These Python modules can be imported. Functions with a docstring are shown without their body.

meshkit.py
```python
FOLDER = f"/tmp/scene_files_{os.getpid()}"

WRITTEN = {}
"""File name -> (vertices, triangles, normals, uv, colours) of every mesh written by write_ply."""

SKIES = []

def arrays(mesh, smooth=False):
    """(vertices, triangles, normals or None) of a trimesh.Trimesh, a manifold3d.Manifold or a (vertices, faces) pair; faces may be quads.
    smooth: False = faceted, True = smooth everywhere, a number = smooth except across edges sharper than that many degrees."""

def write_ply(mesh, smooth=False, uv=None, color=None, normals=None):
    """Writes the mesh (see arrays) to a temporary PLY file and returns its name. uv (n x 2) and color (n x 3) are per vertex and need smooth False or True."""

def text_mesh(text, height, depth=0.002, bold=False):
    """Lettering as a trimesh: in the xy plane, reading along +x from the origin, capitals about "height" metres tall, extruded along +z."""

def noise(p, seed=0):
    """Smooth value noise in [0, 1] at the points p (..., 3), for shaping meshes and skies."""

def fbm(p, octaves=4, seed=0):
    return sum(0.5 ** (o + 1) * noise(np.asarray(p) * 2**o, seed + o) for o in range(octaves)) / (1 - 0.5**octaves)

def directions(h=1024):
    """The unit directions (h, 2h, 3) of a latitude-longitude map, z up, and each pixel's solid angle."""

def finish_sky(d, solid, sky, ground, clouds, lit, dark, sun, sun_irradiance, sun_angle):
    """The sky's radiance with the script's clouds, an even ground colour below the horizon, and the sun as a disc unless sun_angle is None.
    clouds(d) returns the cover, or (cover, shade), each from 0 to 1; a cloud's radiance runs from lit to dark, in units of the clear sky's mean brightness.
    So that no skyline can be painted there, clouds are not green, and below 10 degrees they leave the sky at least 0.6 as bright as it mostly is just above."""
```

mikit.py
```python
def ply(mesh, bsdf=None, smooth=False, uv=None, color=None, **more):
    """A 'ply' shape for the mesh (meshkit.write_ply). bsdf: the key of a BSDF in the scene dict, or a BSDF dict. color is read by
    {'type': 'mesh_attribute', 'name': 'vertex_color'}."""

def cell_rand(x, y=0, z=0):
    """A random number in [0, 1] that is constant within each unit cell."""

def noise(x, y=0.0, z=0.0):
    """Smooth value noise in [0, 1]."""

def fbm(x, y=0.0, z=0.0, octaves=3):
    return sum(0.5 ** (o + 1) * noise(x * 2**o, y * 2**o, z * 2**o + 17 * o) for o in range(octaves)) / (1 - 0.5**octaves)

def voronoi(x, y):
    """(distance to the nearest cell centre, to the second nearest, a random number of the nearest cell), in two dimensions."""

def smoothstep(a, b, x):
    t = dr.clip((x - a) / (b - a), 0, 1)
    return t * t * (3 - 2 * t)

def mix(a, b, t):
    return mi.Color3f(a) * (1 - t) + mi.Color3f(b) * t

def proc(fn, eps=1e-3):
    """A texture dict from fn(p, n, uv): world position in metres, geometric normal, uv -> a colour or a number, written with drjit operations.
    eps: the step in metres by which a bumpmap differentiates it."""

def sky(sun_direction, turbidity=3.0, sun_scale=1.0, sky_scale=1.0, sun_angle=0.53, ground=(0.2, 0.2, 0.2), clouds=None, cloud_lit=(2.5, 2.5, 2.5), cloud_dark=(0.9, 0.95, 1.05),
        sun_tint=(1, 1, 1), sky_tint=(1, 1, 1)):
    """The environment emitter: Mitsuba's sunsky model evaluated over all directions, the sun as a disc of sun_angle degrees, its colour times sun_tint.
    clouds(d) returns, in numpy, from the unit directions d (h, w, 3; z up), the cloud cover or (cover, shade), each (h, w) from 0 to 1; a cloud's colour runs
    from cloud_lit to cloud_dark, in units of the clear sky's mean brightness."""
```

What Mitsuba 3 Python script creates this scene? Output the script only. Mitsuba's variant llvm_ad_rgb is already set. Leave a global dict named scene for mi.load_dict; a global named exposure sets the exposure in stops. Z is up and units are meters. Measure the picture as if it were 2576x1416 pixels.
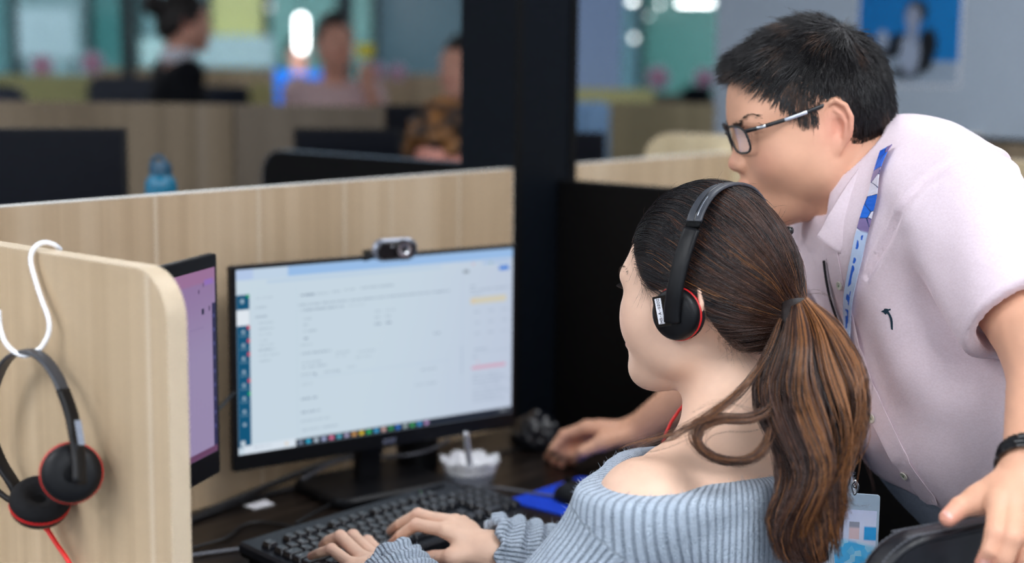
import math, random, numpy as np, trimesh, mitsuba as mi, drjit as dr, mikit, meshkit, manifold3d
from shapely.geometry import Polygon, Point, box as sbox
from mikit import proc, noise, fbm, voronoi, smoothstep, mix, cell_rand
rng = np.random.default_rng(7)
A = np.array
scene, labels = {}, {}
# ---------------------------------------------------------------- camera, light, exposure
FPX, DESK = 3871.8, 0.73
EYE = A([0, 0, DESK + 0.719])
PITCH, ROLL = 0.1452, 0.0100
FWD = A([0, math.cos(PITCH), -math.sin(PITCH)])
_r, _u = A([1., 0, 0]), np.cross([1., 0, 0], FWD)
CR, CU = _r * math.cos(ROLL) + _u * math.sin(ROLL), -_r * math.sin(ROLL) + _u * math.cos(ROLL)
T = mi.ScalarTransform4f
scene['camera'] = {'type': 'thinlens', 'fov': math.degrees(2 * math.atan(1288 / FPX)), 'fov_axis': 'x', 'near_clip': .05, 'far_clip': 60.,
    'aperture_radius': 0.0132, 'focus_distance': 1.86,
    'to_world': T().look_at(origin=EYE.tolist(), target=(EYE + FWD).tolist(), up=CU.tolist())}
exposure = -0.6
LAMP = 17.0                                    # radiance of the ceiling panels
LAMP_TINT = (0.95, 0.97, 1.0)

def at(px, py, D):
    """world point seen at pixel (px, py) of the 2576 x 1416 frame, D metres along the view axis"""
    return EYE + D * (FWD + CR * (px - 1288) / FPX - CU * (py - 708) / FPX)
def on_z(px, py, z):
    d = FWD + CR * (px - 1288) / FPX - CU * (py - 708) / FPX
    return EYE + d * (z - EYE[2]) / d[2]
# the frame of the desk: u along the rear partition, w from it towards the sitter
_a = 0.8661
DA, DN, ZZ = A([math.cos(_a), math.sin(_a), 0]), A([math.sin(_a), -math.cos(_a), 0]), A([0, 0, 1.])
CORNER = A([0.0021, 2.9661, 0]) - DA * 1.3156
def desk(u, w, z=0.): return CORNER + DA * u + DN * w + ZZ * (DESK + z)
def to_desk(p): q = A(p) - CORNER; return A([q @ DA, q @ DN, q[2] - DESK])
def frame(o, x, y, z=None):
    x = A(x, float) / np.linalg.norm(x); z = np.cross(x, y) if z is None else A(z, float); z = z / np.linalg.norm(z); y = np.cross(z, x)
    m = np.eye(4); m[:3, 0], m[:3, 1], m[:3, 2], m[:3, 3] = x, y, z, o
    return m
def TM(m): return T(np.ascontiguousarray(m).tolist())
DESKM = frame(desk(0, 0), DA, -DN, ZZ)          # local x = u, y = -w (towards the partition), z up from the desk top

# ---------------------------------------------------------------- entries
_n = {}
def numbered(key):
    k = _n.get(key, 0); _n[key] = k + 1
    return key if k == 0 else f'{key}_{k:03d}'
def tag(key, label=None, cat=None, group=None, kind=None):
    d = labels.setdefault(key, {})
    for a, b in (('label', label), ('category', cat), ('group', group), ('kind', kind)):
        if b: d[a] = b
    return key
def thing(name, label, cat, group=None): return tag(numbered(name), label, cat, group)
def put(name, shape, parent=None, label=None, kind=None):
    key = numbered(f'{parent}__{name}' if parent else name)
    scene[key] = shape
    if label or kind: tag(key, label, kind=kind)
    return key
def obj(name, mesh, mat, parent=None, smooth=False, label=None, kind=None, M=None, uv=None, color=None):
    if M is not None:
        mesh = trimesh.Trimesh(trimesh.transform_points(mesh.vertices, M), mesh.faces, process=False)
    return put(name, mikit.ply(mesh, mat, smooth, uv, color), parent, label, kind)
def struct(name, mesh, mat, M=None, smooth=False): k = obj(name, mesh, mat, M=M, smooth=smooth); tag(k, kind='structure'); return k

# ---------------------------------------------------------------- mesh helpers
def TR(v, f): return trimesh.Trimesh(np.asarray(v, float), np.asarray(f, int), process=False)
def cat(*ms):
    ms = [m for x in ms for m in (x if isinstance(x, (list, tuple)) else [x])]
    return trimesh.util.concatenate(ms)
def cbox(c, s, b=0.002):
    """box with chamfered edges"""
    s = A(s, float) / 2; b = min(b, .49 * 2 * s.min()); P = []
    for i in range(8):
        g = A([(-1, 1)[i & 1], (-1, 1)[i >> 1 & 1], (-1, 1)[i >> 2 & 1]])
        for k in range(3):
            q = s - b; q = q.copy(); q[k] = s[k]; P.append(g * q)
    h = trimesh.convex.convex_hull(A(P)); h.apply_translation(c)
    return h
def rrect(w, h, r, n=6, corners=(1, 1, 1, 1)):
    """rounded rectangle centred at 0; corners: +x+y, -x+y, -x-y, +x-y"""
    P = []
    for k, (sx, sy) in enumerate(((1, 1), (-1, 1), (-1, -1), (1, -1))):
        q = r if corners[k] else 1e-4
        for i in range(n + 1):
            t = math.pi / 2 * (k + i / n)
            P.append((sx * (w / 2 - q) + q * math.cos(t), sy * (h / 2 - q) + q * math.sin(t)))
    return Polygon(P)
def extr(poly, h, z0=0.): m = trimesh.creation.extrude_polygon(poly, h, engine='earcut'); m.apply_translation([0, 0, z0]); return m
def bevel_extr(poly, h, b=.0015):
    """prism of a polygon with chamfered rims (middle slab and two thinner, inset ones)"""
    a = np.asarray(poly.exterior.coords)[:-1]; q = A(poly.buffer(-b, join_style=2).exterior.coords)[:-1]
    P = np.vstack([np.c_[a, np.full(len(a), b)], np.c_[a, np.full(len(a), h - b)], np.c_[q, np.zeros(len(q))], np.c_[q, np.full(len(q), h)]])
    return trimesh.convex.convex_hull(P)
def lathe(profile, n=32): return trimesh.creation.revolve(A(profile, float), sections=n)
def smooth_path(P, n=8, closed=False):
    """Catmull-Rom through the points"""
    P = A(P, float); Q = np.vstack([P[-1:], P, P[:2]]) if closed else np.vstack([2 * P[:1] - P[1:2], P, 2 * P[-1:] - P[-2:-1]])
    t = np.linspace(0, 1, n, endpoint=False)[:, None]; out = []
    for i in range(len(Q) - 3):
        a, b, c, d = Q[i:i + 4]
        out.append(.5 * (2 * b + (c - a) * t + (2 * a - 5 * b + 4 * c - d) * t ** 2 + (3 * b - a - 3 * c + d) * t ** 3))
    if not closed: out.append(P[-1:])
    return np.vstack(out)
def tube(P, r, sides=10, cap=True, flat=None, up=None):
    """tube along P (radius number or list); flat=(a,b) makes an elliptic or flat band section with 'up' the direction of a"""
    P = A(P, float); n = len(P); r = np.broadcast_to(r, (n,))
    t = np.gradient(P, axis=0); t /= np.linalg.norm(t, axis=1, keepdims=True) + 1e-12
    u0 = A(up if up is not None else ([0, 0, 1.] if abs(t[0][2]) < .9 else [1., 0, 0])); V = []
    ang = np.arange(sides) * 2 * np.pi / sides
    ca, sa = np.cos(ang), np.sin(ang)
    if flat is not None and len(flat) > 2: ca, sa = np.sign(ca) * np.abs(ca) ** flat[2], np.sign(sa) * np.abs(sa) ** flat[2]
    fa, fb = (1, 1) if flat is None else flat[:2]
    for i in range(n):
        uu = A(up[i]) if up is not None and np.ndim(up) == 2 else u0
        a = uu - t[i] * (uu @ t[i]); a /= np.linalg.norm(a) + 1e-12; b = np.cross(t[i], a)
        if up is None: u0 = a
        V.append(P[i] + r[i] * (fa * ca[:, None] * a + fb * sa[:, None] * b))
    V = np.vstack(V); F = []
    i, j = np.meshgrid(np.arange(n - 1), np.arange(sides), indexing='ij'); k = (j + 1) % sides
    q = np.stack([i * sides + j, i * sides + k, (i + 1) * sides + k, (i + 1) * sides + j], -1).reshape(-1, 4)
    F = np.vstack([q[:, [0, 1, 2]], q[:, [0, 2, 3]]])
    if cap:
        V = np.vstack([V, P[0] - t[0] * r[0] * .3 * min(fa, fb), P[-1] + t[-1] * r[-1] * .3 * min(fa, fb)]); m = len(V); jj = np.arange(sides); kk = (jj + 1) % sides
        F = np.vstack([F, np.c_[kk, jj, np.full(sides, m - 2)], np.c_[(n - 1) * sides + jj, (n - 1) * sides + kk, np.full(sides, m - 1)]])
    return TR(V, F)
def moved(m, M): return TR(trimesh.transform_points(m.vertices, M), m.faces)
def turned(vs): return TR(vs.vertices, vs.faces[:, ::-1])

# ---------------------------------------------------------------- signed distance modelling (bodies, clothes)
def nrm(v): v = A(v, float); return v / np.linalg.norm(v)
def s_sph(P, c, r): return np.linalg.norm(P - A(c), axis=1) - r
def s_ell(P, c, r, R=None):
    q = P - A(c)
    if R is not None: q = q @ A(R)
    r = A(r, float); k0 = np.linalg.norm(q / r, axis=1); k1 = np.linalg.norm(q / r ** 2, axis=1)
    return k0 * (k0 - 1) / np.maximum(k1, 1e-9)
def s_cone(P, a, b, r1, r2):
    a, b = A(a, float), A(b, float); d = b - a; t = np.clip((P - a) @ d / max(d @ d, 1e-12), 0, 1)
    return np.linalg.norm(P - a - t[:, None] * d, axis=1) - (r1 + (r2 - r1) * t)
def s_flat(P, a, b, r1, r2, side, k):
    """round cone squeezed along the direction 'side' by the factor k (k<1 thinner)"""
    side = nrm(side); a, b = A(a, float), A(b, float); S = lambda q: q + np.outer(q @ side, side) * (1 / k - 1) if q.ndim == 2 else q + side * (q @ side) * (1 / k - 1)
    return s_cone(S(P), S(a), S(b), r1, r2) * min(1, k ** .5)
def s_chain(P, pts, rs): 
    d = s_cone(P, pts[0], pts[1], rs[0], rs[1])
    for i in range(1, len(pts) - 1): d = np.minimum(d, s_cone(P, pts[i], pts[i + 1], rs[i], rs[i + 1]))
    return d
def s_box(P, c, s, r=0., R=None):
    q = P - A(c)
    if R is not None: q = q @ A(R)
    q = np.abs(q) - (A(s) / 2 - r)
    return np.linalg.norm(np.maximum(q, 0), axis=1) + np.minimum(q.max(1), 0) - r
def smin(a, b, k):
    h = np.clip(.5 + .5 * (b - a) / k, 0, 1)
    return b + (a - b) * h - k * h * (1 - h)
def smax(a, b, k): return -smin(-a, -b, k)
from concurrent.futures import ThreadPoolExecutor
_pool = ThreadPoolExecutor(4)
def par(fn, P, n=40000):
    """fn over many points, in chunks on four threads"""
    if len(P) <= n: return fn(P)
    return np.concatenate(list(_pool.map(fn, [P[i:i + n] for i in range(0, len(P), n)])))
def surface(fn, lo, hi, h, keep_largest=False):
    """surface nets of fn(points) = 0 on a grid of step h, refined only near the surface"""
    lo, hi = A(lo, float), A(hi, float); c = 4; n = np.ceil((hi - lo) / (h * c)).astype(int) + 1
    ax = [lo[k] + np.arange(n[k]) * h * c for k in range(3)]
    G = np.stack(np.meshgrid(*ax, indexing='ij'), -1); d = par(fn, G.reshape(-1, 3)).reshape(n)
    near = np.abs(d) < h * c * 2.2
    cell = np.zeros(n - 1, bool)
    for o in np.ndindex(2, 2, 2): cell |= near[o[0]:n[0] - 1 + o[0], o[1]:n[1] - 1 + o[1], o[2]:n[2] - 1 + o[2]]
    N = (n - 1) * c + 1
    F = np.repeat(np.repeat(np.repeat(d, c, 0), c, 1), c, 2)[:N[0], :N[1], :N[2]].astype(np.float32).copy()
    m = np.repeat(np.repeat(np.repeat(cell, c, 0), c, 1), c, 2); M = np.zeros(N, bool)
    for o in np.ndindex(2, 2, 2): M[o[0]:o[0] + m.shape[0], o[1]:o[1] + m.shape[1], o[2]:o[2] + m.shape[2]] |= m
    idx = np.argwhere(M)
    F[tuple(idx.T)] = par(fn, lo + idx * h)
    ins = F < 0
    corners = [ins[o[0]:N[0] - 1 + o[0], o[1]:N[1] - 1 + o[1], o[2]:N[2] - 1 + o[2]] for o in np.ndindex(2, 2, 2)]
    cnt = np.sum(corners, 0, dtype=np.int8); mixed = (cnt > 0) & (cnt < 8); ci = np.argwhere(mixed)
    vid = np.full(N - 1, -1, np.int64); vid[tuple(ci.T)] = np.arange(len(ci))
    acc, wgt = np.zeros((len(ci), 3)), np.zeros(len(ci))
    offs = list(np.ndindex(2, 2, 2))
    for a in offs:
        for k in range(3):
            if a[k]: continue
            b = list(a); b[k] = 1
            fa, fb = F[tuple((ci + a).T)], F[tuple((ci + b).T)]; on = (fa < 0) != (fb < 0)
            t = np.where(on, fa / np.where(on, fa - fb, 1), 0); p = np.tile(A(a, float), (len(ci), 1)); p[:, k] += t
            acc += np.where(on[:, None], p, 0); wgt += on
    V = lo + (ci + acc / np.maximum(wgt, 1)[:, None]) * h
    Q = []
    for k in range(3):
        i, j = (k + 1) % 3, (k + 2) % 3
        sl = [slice(None)] * 3; sl[k] = slice(0, N[k] - 1); sh = list(sl); sh[k] = slice(1, N[k]); f0, f1 = ins[tuple(sl)], ins[tuple(sh)]
        e = np.argwhere(f0 != f1); e = e[(e[:, i] > 0) & (e[:, j] > 0) & (e[:, i] < N[i] - 1) & (e[:, j] < N[j] - 1)]
        g = lambda di, dj: vid[tuple((e - np.eye(3, dtype=int)[i] * di - np.eye(3, dtype=int)[j] * dj).T)]
        q = np.stack([g(1, 1), g(0, 1), g(0, 0), g(1, 0)], 1); flip = f1[tuple(e.T)]
        q[flip] = q[flip][:, ::-1]; Q.append(q)
    Q = np.vstack(Q); Q = Q[(Q >= 0).all(1)]
    # two projection steps on to the surface
    for _ in range(2):
        e = h * .3; d0 = par(fn, V); g = np.stack([par(fn, V + A(o) * e) - d0 for o in np.eye(3)], 1) / e
        V = V - np.clip(d0 / np.maximum((g ** 2).sum(1), .2), -h * .7, h * .7)[:, None] * g
    m = TR(V, np.vstack([Q[:, [0, 1, 2]], Q[:, [0, 2, 3]]]))
    if keep_largest:
        import scipy.sparse as sp; from scipy.sparse.csgraph import connected_components
        E = m.faces[:, [0, 1]]; lab = connected_components(sp.coo_matrix((np.ones(len(E)), (E[:, 0], E[:, 1])), shape=(len(V),) * 2))[1]
        E2 = m.faces[:, [1, 2]]; lab = connected_components(sp.coo_matrix((np.ones(2 * len(E)), (np.r_[E[:, 0], E2[:, 0]], np.r_[E[:, 1], E2[:, 1]])), shape=(len(V),) * 2))[1]
        big = np.bincount(lab).argmax(); keep = m.faces[lab[m.faces[:, 0]] == big]; u, inv = np.unique(keep, return_inverse=True); m = TR(V[u], inv.reshape(-1, 3))
    return m
def strand_mesh(strands, cols, sides=3):
    """hair strands (arrays x y z radius) as one mesh of thin three-sided tubes, with a colour per strand (or per point of it)"""
    V, F, C, at_ = [], [], [], 0; by = {}
    for s, c in zip(strands, cols): by.setdefault(len(s), []).append((s, c))
    ang = np.arange(sides) * 2 * np.pi / sides
    for n, L in by.items():
        S = A([x[0] for x in L], float); m = len(S); P, R = S[..., :3], S[..., 3]
        t = np.gradient(P, axis=1); t /= np.linalg.norm(t, axis=2, keepdims=True) + 1e-12
        a = np.cross(t, np.where(np.abs(t[..., 2:]) < .9, [0, 0, 1.], [1., 0, 0])); a /= np.linalg.norm(a, axis=2, keepdims=True) + 1e-12; b = np.cross(t, a)
        v = P[:, :, None] + R[..., None, None] * (np.cos(ang)[:, None] * a[:, :, None] + np.sin(ang)[:, None] * b[:, :, None])
        i, j = np.meshgrid(np.arange(n - 1), np.arange(sides), indexing='ij'); k = (j + 1) % sides
        q = np.stack([i * sides + j, i * sides + k, (i + 1) * sides + k, (i + 1) * sides + j], -1).reshape(-1, 4); f = np.vstack([q[:, [0, 1, 2]], q[:, [0, 2, 3]]])
        V.append(v.reshape(-1, 3)); F.append((f[None] + (np.arange(m) * n * sides)[:, None, None] + at_).reshape(-1, 3)); at_ += m * n * sides
        cc = np.stack([np.broadcast_to(A(x[1], float), (n, 3)) for x in L]); C.append(np.repeat(cc[:, :, None], sides, 2).reshape(-1, 3))
    return TR(np.vstack(V), np.vstack(F)), np.vstack(C)
# ---------------------------------------------------------------- materials
def rgb(*c): return {'type': 'rgb', 'value': [float(x) for x in c]}
def srgb(r, g, b): return [((x / 255 + .055) / 1.055) ** 2.4 if x > 10 else x / 255 / 12.92 for x in (r, g, b)]
def mat(key, color, rough=.5, spec=.5, metal=0., bump=None, **kw):
    c = proc(color) if callable(color) else (color if isinstance(color, dict) else rgb(*color))
    b = {'type': 'principled', 'base_color': c, 'roughness': proc(rough) if callable(rough) else float(rough), 'specular': float(spec), 'metallic': float(metal), **kw}
    if bump: b = {'type': 'bumpmap', 'nested': b, 'tex': proc(bump[0], bump[2] if len(bump) > 2 else 1e-3), 'scale': bump[1]}
    scene[key] = {'type': 'twosided', 'nested': b}
    return key
def emitter(c, tex=None): return {'type': 'area', 'radiance': proc(tex) if tex else rgb(*c)}
def wood_fn(ax, base, dark, light, seam, period=.17):
    """upright-grained laminate: streaks across the direction ax, with a pale seam now and then"""
    def fn(p, n, uv):
        s = p.x * ax[0] + p.y * ax[1]; z = p.z
        wob = (noise(s * 3, z * .6) - .5) * .03
        a = fbm((s + wob) * 42, z * .55, 1.3, 3); b = fbm((s + wob * .5) * 150, z * 1.1, 4.2, 2); c = noise((s + wob) * 9, z * .25, 7.7)
        t = smoothstep(.25, .75, a * .55 + b * .25 + c * .35 - .08)
        col = mix(mix(dark, base, t), light, smoothstep(.52, .8, c * .6 + a * .4))
        k = s / period; fr = k - dr.floor(k); sd = cell_rand(dr.floor(k), 3, 5)
        line = (1 - smoothstep(.012, .03, dr.abs(fr - .3 - .4 * cell_rand(dr.floor(k), 1, 2)))) * smoothstep(.35, .5, sd)
        return mix(col, seam, line * .55)
    return fn
W_B, W_D, W_L, W_S = srgb(199, 174, 143), srgb(181, 156, 126), srgb(207, 185, 157), srgb(216, 200, 178)
mat('m_wood_rear', wood_fn(DA, W_B, W_D, W_L, W_S), .42, .35)
mat('m_wood_side', wood_fn(DN, srgb(196, 173, 142), srgb(178, 155, 125), srgb(204, 184, 156), W_S), .42, .35)
mat('m_wood_far', wood_fn((1, 0.2), srgb(190, 166, 134), srgb(166, 144, 116), srgb(204, 182, 150), W_S, .5), .5, .3)
mat('m_wood_pale', wood_fn((.8, .6), srgb(204, 186, 150), srgb(184, 166, 132), srgb(214, 198, 164), W_S, .5), .5, .3)
mat('m_edge', srgb(206, 187, 160), .35, .4)
mat('m_edge_white', srgb(222, 220, 214), .35, .4)
def _dark_wood(p, n, uv):
    s = p.x * DN[0] + p.y * DN[1]; t = p.x * DA[0] + p.y * DA[1]
    a = fbm(s * 60, t * 4, 1., 3)
    return mix(srgb(20, 16, 14), srgb(36, 29, 25), smoothstep(.3, .7, a))
mat('m_desk', _dark_wood, .32, .25)
mat('m_black', srgb(12, 13, 16), .4, .25)
mat('m_black_gloss', srgb(14, 15, 17), .12, .5)
mat('m_black_matte', srgb(10, 11, 13), .6, .12)
mat('m_pillar', lambda p, n, uv: mix(srgb(8, 12, 18), srgb(15, 20, 27), noise(p.x * 260, p.y * 260, p.z * 260)), .5, .08)
mat('m_panel_black', lambda p, n, uv: mix(srgb(8, 8, 9), srgb(15, 14, 14), noise(p.x * 300, p.y * 300, p.z * 300)), .55, .08)
mat('m_key', srgb(16, 19, 25), .3, .8, bump=(lambda p, n, uv: noise(p.x * 1800, p.y * 1800, p.z * 1800), .00012, 2e-4))
mat('m_keyboard', srgb(20, 24, 31), .42, .4, bump=(lambda p, n, uv: noise(p.x * 1500, p.y * 1500, p.z * 1500), .00015, 2e-4))
mat('m_legend', srgb(205, 210, 215), .5, .3)
mat('m_foam', lambda p, n, uv: mix(srgb(16, 16, 18), srgb(30, 30, 32), noise(p.x * 900, p.y * 900, p.z * 900)), .85, .2, bump=(lambda p, n, uv: noise(p.x * 900, p.y * 900, p.z * 900), .0004, 3e-4))
mat('m_red', srgb(196, 24, 26), .4, .5)
mat('m_cable_red', srgb(230, 38, 34), .35, .5)
mat('m_white_plastic', srgb(238, 240, 244), .3, .5)
mat('m_white_matte', srgb(228, 228, 232), .6, .3)
mat('m_paper', srgb(232, 233, 240), .7, .2)
mat('m_chrome', srgb(210, 212, 216), .18, .5, 1.)
mat('m_silver', srgb(198, 203, 214), .25, .5, .7)
mat('m_lens', srgb(120, 124, 130), .08, .7, .2)
mat('m_cable_grey', srgb(96, 98, 106), .45, .4)
mat('m_cable_black', srgb(22, 23, 26), .4, .4)
mat('m_blue_pad', srgb(18, 62, 190), .75, .2)
mat('m_yellow', srgb(206, 160, 40), .5, .3)
mat('m_screen_off', srgb(8, 11, 20), .3, .15)
# ---------------------------------------------------------------- the room
XL, XR, YB, YF, HC = -6.2, 5.4, -2.6, 13.2, 2.75
mat('m_carpet', lambda p, n, uv: mix(srgb(86, 90, 98), srgb(112, 115, 122), noise(p.x * 120, p.y * 120, 0.)), .95, .1)
mat('m_ceiling', srgb(226, 230, 232), .9, .1)
mat('m_wall', srgb(214, 220, 226), .8, .2)
mat('m_wall_grey', srgb(176, 188, 202), .75, .2)
mat('m_wall_blue', srgb(150, 172, 208), .7, .2)
struct('floor', cbox([(XL + XR) / 2, (YB + YF) / 2, -.05], [XR - XL, YF - YB, .1], .001), 'm_carpet')
struct('ceiling', cbox([(XL + XR) / 2, (YB + YF) / 2, HC + .05], [XR - XL, YF - YB, .1], .001), 'm_ceiling')
struct('wall_back', cbox([(XL + XR) / 2, YF + .05, HC / 2], [XR - XL, .1, HC], .001), 'm_wall')
struct('wall_front', cbox([(XL + XR) / 2, YB - .05, HC / 2], [XR - XL, .1, HC], .001), 'm_wall')
struct('wall_left', cbox([XL - .05, (YB + YF) / 2, HC / 2], [.1, YF - YB, HC], .001), 'm_wall')
struct('wall_right', cbox([XR + .05, (YB + YF) / 2, HC / 2], [.1, YF - YB, HC], .001), 'm_wall')
# ceiling panels in a regular grid: frame + glowing diffuser
mat('m_lamp_frame', srgb(235, 236, 238), .4, .4)
mat('m_diffuser', srgb(240, 240, 240), .6, .2)
_fr = cat([cbox([s * .605, 0, -.012], [.03, 1.24, .024], .003) for s in (-1, 1)] + [cbox([0, s * .605, -.012], [1.18, .03, .024], .003) for s in (-1, 1)])
_df = TR([[-.59, -.59, -.012], [.59, -.59, -.012], [.59, .59, -.012], [-.59, .59, -.012]], [[0, 2, 1], [0, 3, 2]])
_frp, _dfp = mikit.ply(_fr, 'm_lamp_frame'), mikit.ply(_df, 'm_diffuser')
for iy, (y, lit) in enumerate(((-2.1, 1.), (.4, 1.), (2.9, .40), (5.4, .05), (7.9, .08), (10.4, 1.2))):
    for ix, x in enumerate((-4.5, -2.0, .5 + .35, 3.3)):
        k = thing('ceiling_light', 'square white ceiling light panel above the office, out of the picture', 'ceiling light', 'ceiling light panels')
        M = TM(trimesh.transformations.translation_matrix([x, y, HC]))
        put('frame', {**_frp, 'to_world': M}, k)
        put('diffuser', {**_dfp, 'to_world': M, 'emitter': emitter([LAMP * lit * c for c in LAMP_TINT])}, k)
# desk top
t = thing('office_desk', 'long dark wood grained desk top under the keyboard and the monitors', 'desk')
obj('desk_top', bevel_extr(sbox(.026, -.69, 1.32, -.002), .028, .002), 'm_desk', t, M=frame(desk(0, 0, -.028), DA, -DN, ZZ))
for u in (.06, 1.26): obj('leg', bevel_extr(sbox(u - .02, -.6, u + .02, -.1), DESK - .028, .003), 'm_black', t, M=frame(desk(0, 0, -DESK), DA, -DN, ZZ))
# partitions of the cubicle
mat('m_edge_dark', srgb(84, 98, 112), .3, .4)
HP = .5057
def partition(name, label, u0, u1, z1, mat_, M, th=.025, r=0., both=False, edge='m_edge', z0=-DESK, cat_='partition'):
    """panel in the local xz plane of M from x=u0 to u1, rounded at the u1 end, with an edge band all round; thickness along local +y"""
    t = thing(name, label, cat_)
    P = Polygon([(u0, z0), (u1, z0)] + ([(u1 - r + r * math.cos(a), z1 - r + r * math.sin(a)) for a in np.linspace(0, math.pi / 2, 14)] if r else [(u1, z1)]) + ([(u0 + r + r * math.cos(a), z1 - r + r * math.sin(a)) for a in np.linspace(math.pi / 2, math.pi, 14)] if both else [(u0, z1)]))
    Rx = np.eye(4); Rx[:3, :3] = [[1, 0, 0], [0, 0, -1], [0, 1, 0]]          # polygon (x, z) -> local x, z; extrusion -> -y
    inner = P.buffer(-.0012, join_style=1)
    MM = M @ np.block([[np.eye(3), A([[0], [th], [0]])], [np.zeros((1, 3)), np.ones((1, 1))]]) @ Rx
    obj('panel', extr(inner, th), mat_, t, M=MM)
    ring = P.difference(P.buffer(-.0014, join_style=1))
    q = [ring] if ring.geom_type == 'Polygon' else list(ring.geoms)
    obj('edge_band', cat([extr(g, th + .0006, -.0003) for g in q]), edge, t, M=MM)
    return t
MR = frame(desk(0, 0), DA, -DN, ZZ)              # rear partition: face at w=0, thickness away from the sitter
partition('rear_partition', 'long pale wood grained partition behind the monitors, its top edge white', -.55, 1.3135, HP, 'm_wood_rear', MR, edge='m_edge_white', th=.022)
MS = frame(desk(-.0235, 0), DN, DA, ZZ)               # side partition: x = w, thickness along +u
partition('side_partition', 'pale wood grained side partition with a rounded corner, holding the white hook', -.02, .6895, HP, 'm_wood_side', MS, r=.052, th=.0235)
# the pillar and the black partitions that meet it
t = thing('pillar', 'tall matte black square pillar at the right end of the rear partition', 'pillar')
MP = frame(desk(1.3175, 0, -DESK), DA, -DN, ZZ)
obj('shaft', bevel_extr(sbox(0, 0, .188, .142), HC - .005, .004), 'm_pillar', t, M=MP)
obj('corner_strip', bevel_extr(sbox(-.002, -.003, .018, .0), HC - .006, .0008), 'm_black_matte', t, M=MP)
obj('corner_strip', bevel_extr(sbox(.166, -.003, .188, .0), HC - .006, .0008), 'm_black_matte', t, M=MP)
tag('pillar', kind='structure')
ub = 1.3175 + .13
MB2 = frame(desk(ub, 0), DN, DA, ZZ)
partition('black_partition', 'plain black side partition to the right of the pillar, behind the woman', .004, 1.15, HP - .03, 'm_panel_black', MB2, r=.05, th=.03, edge='m_black_matte')
MB3 = frame(desk(1.3175 + .06, -.144), -DN, -DA, ZZ)
partition('black_partition', 'black rounded partition seen over the top of the rear partition, left of the pillar', .0, .635, HP, 'm_panel_black', MB3, r=.06, th=.03, edge='m_edge_dark')
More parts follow.
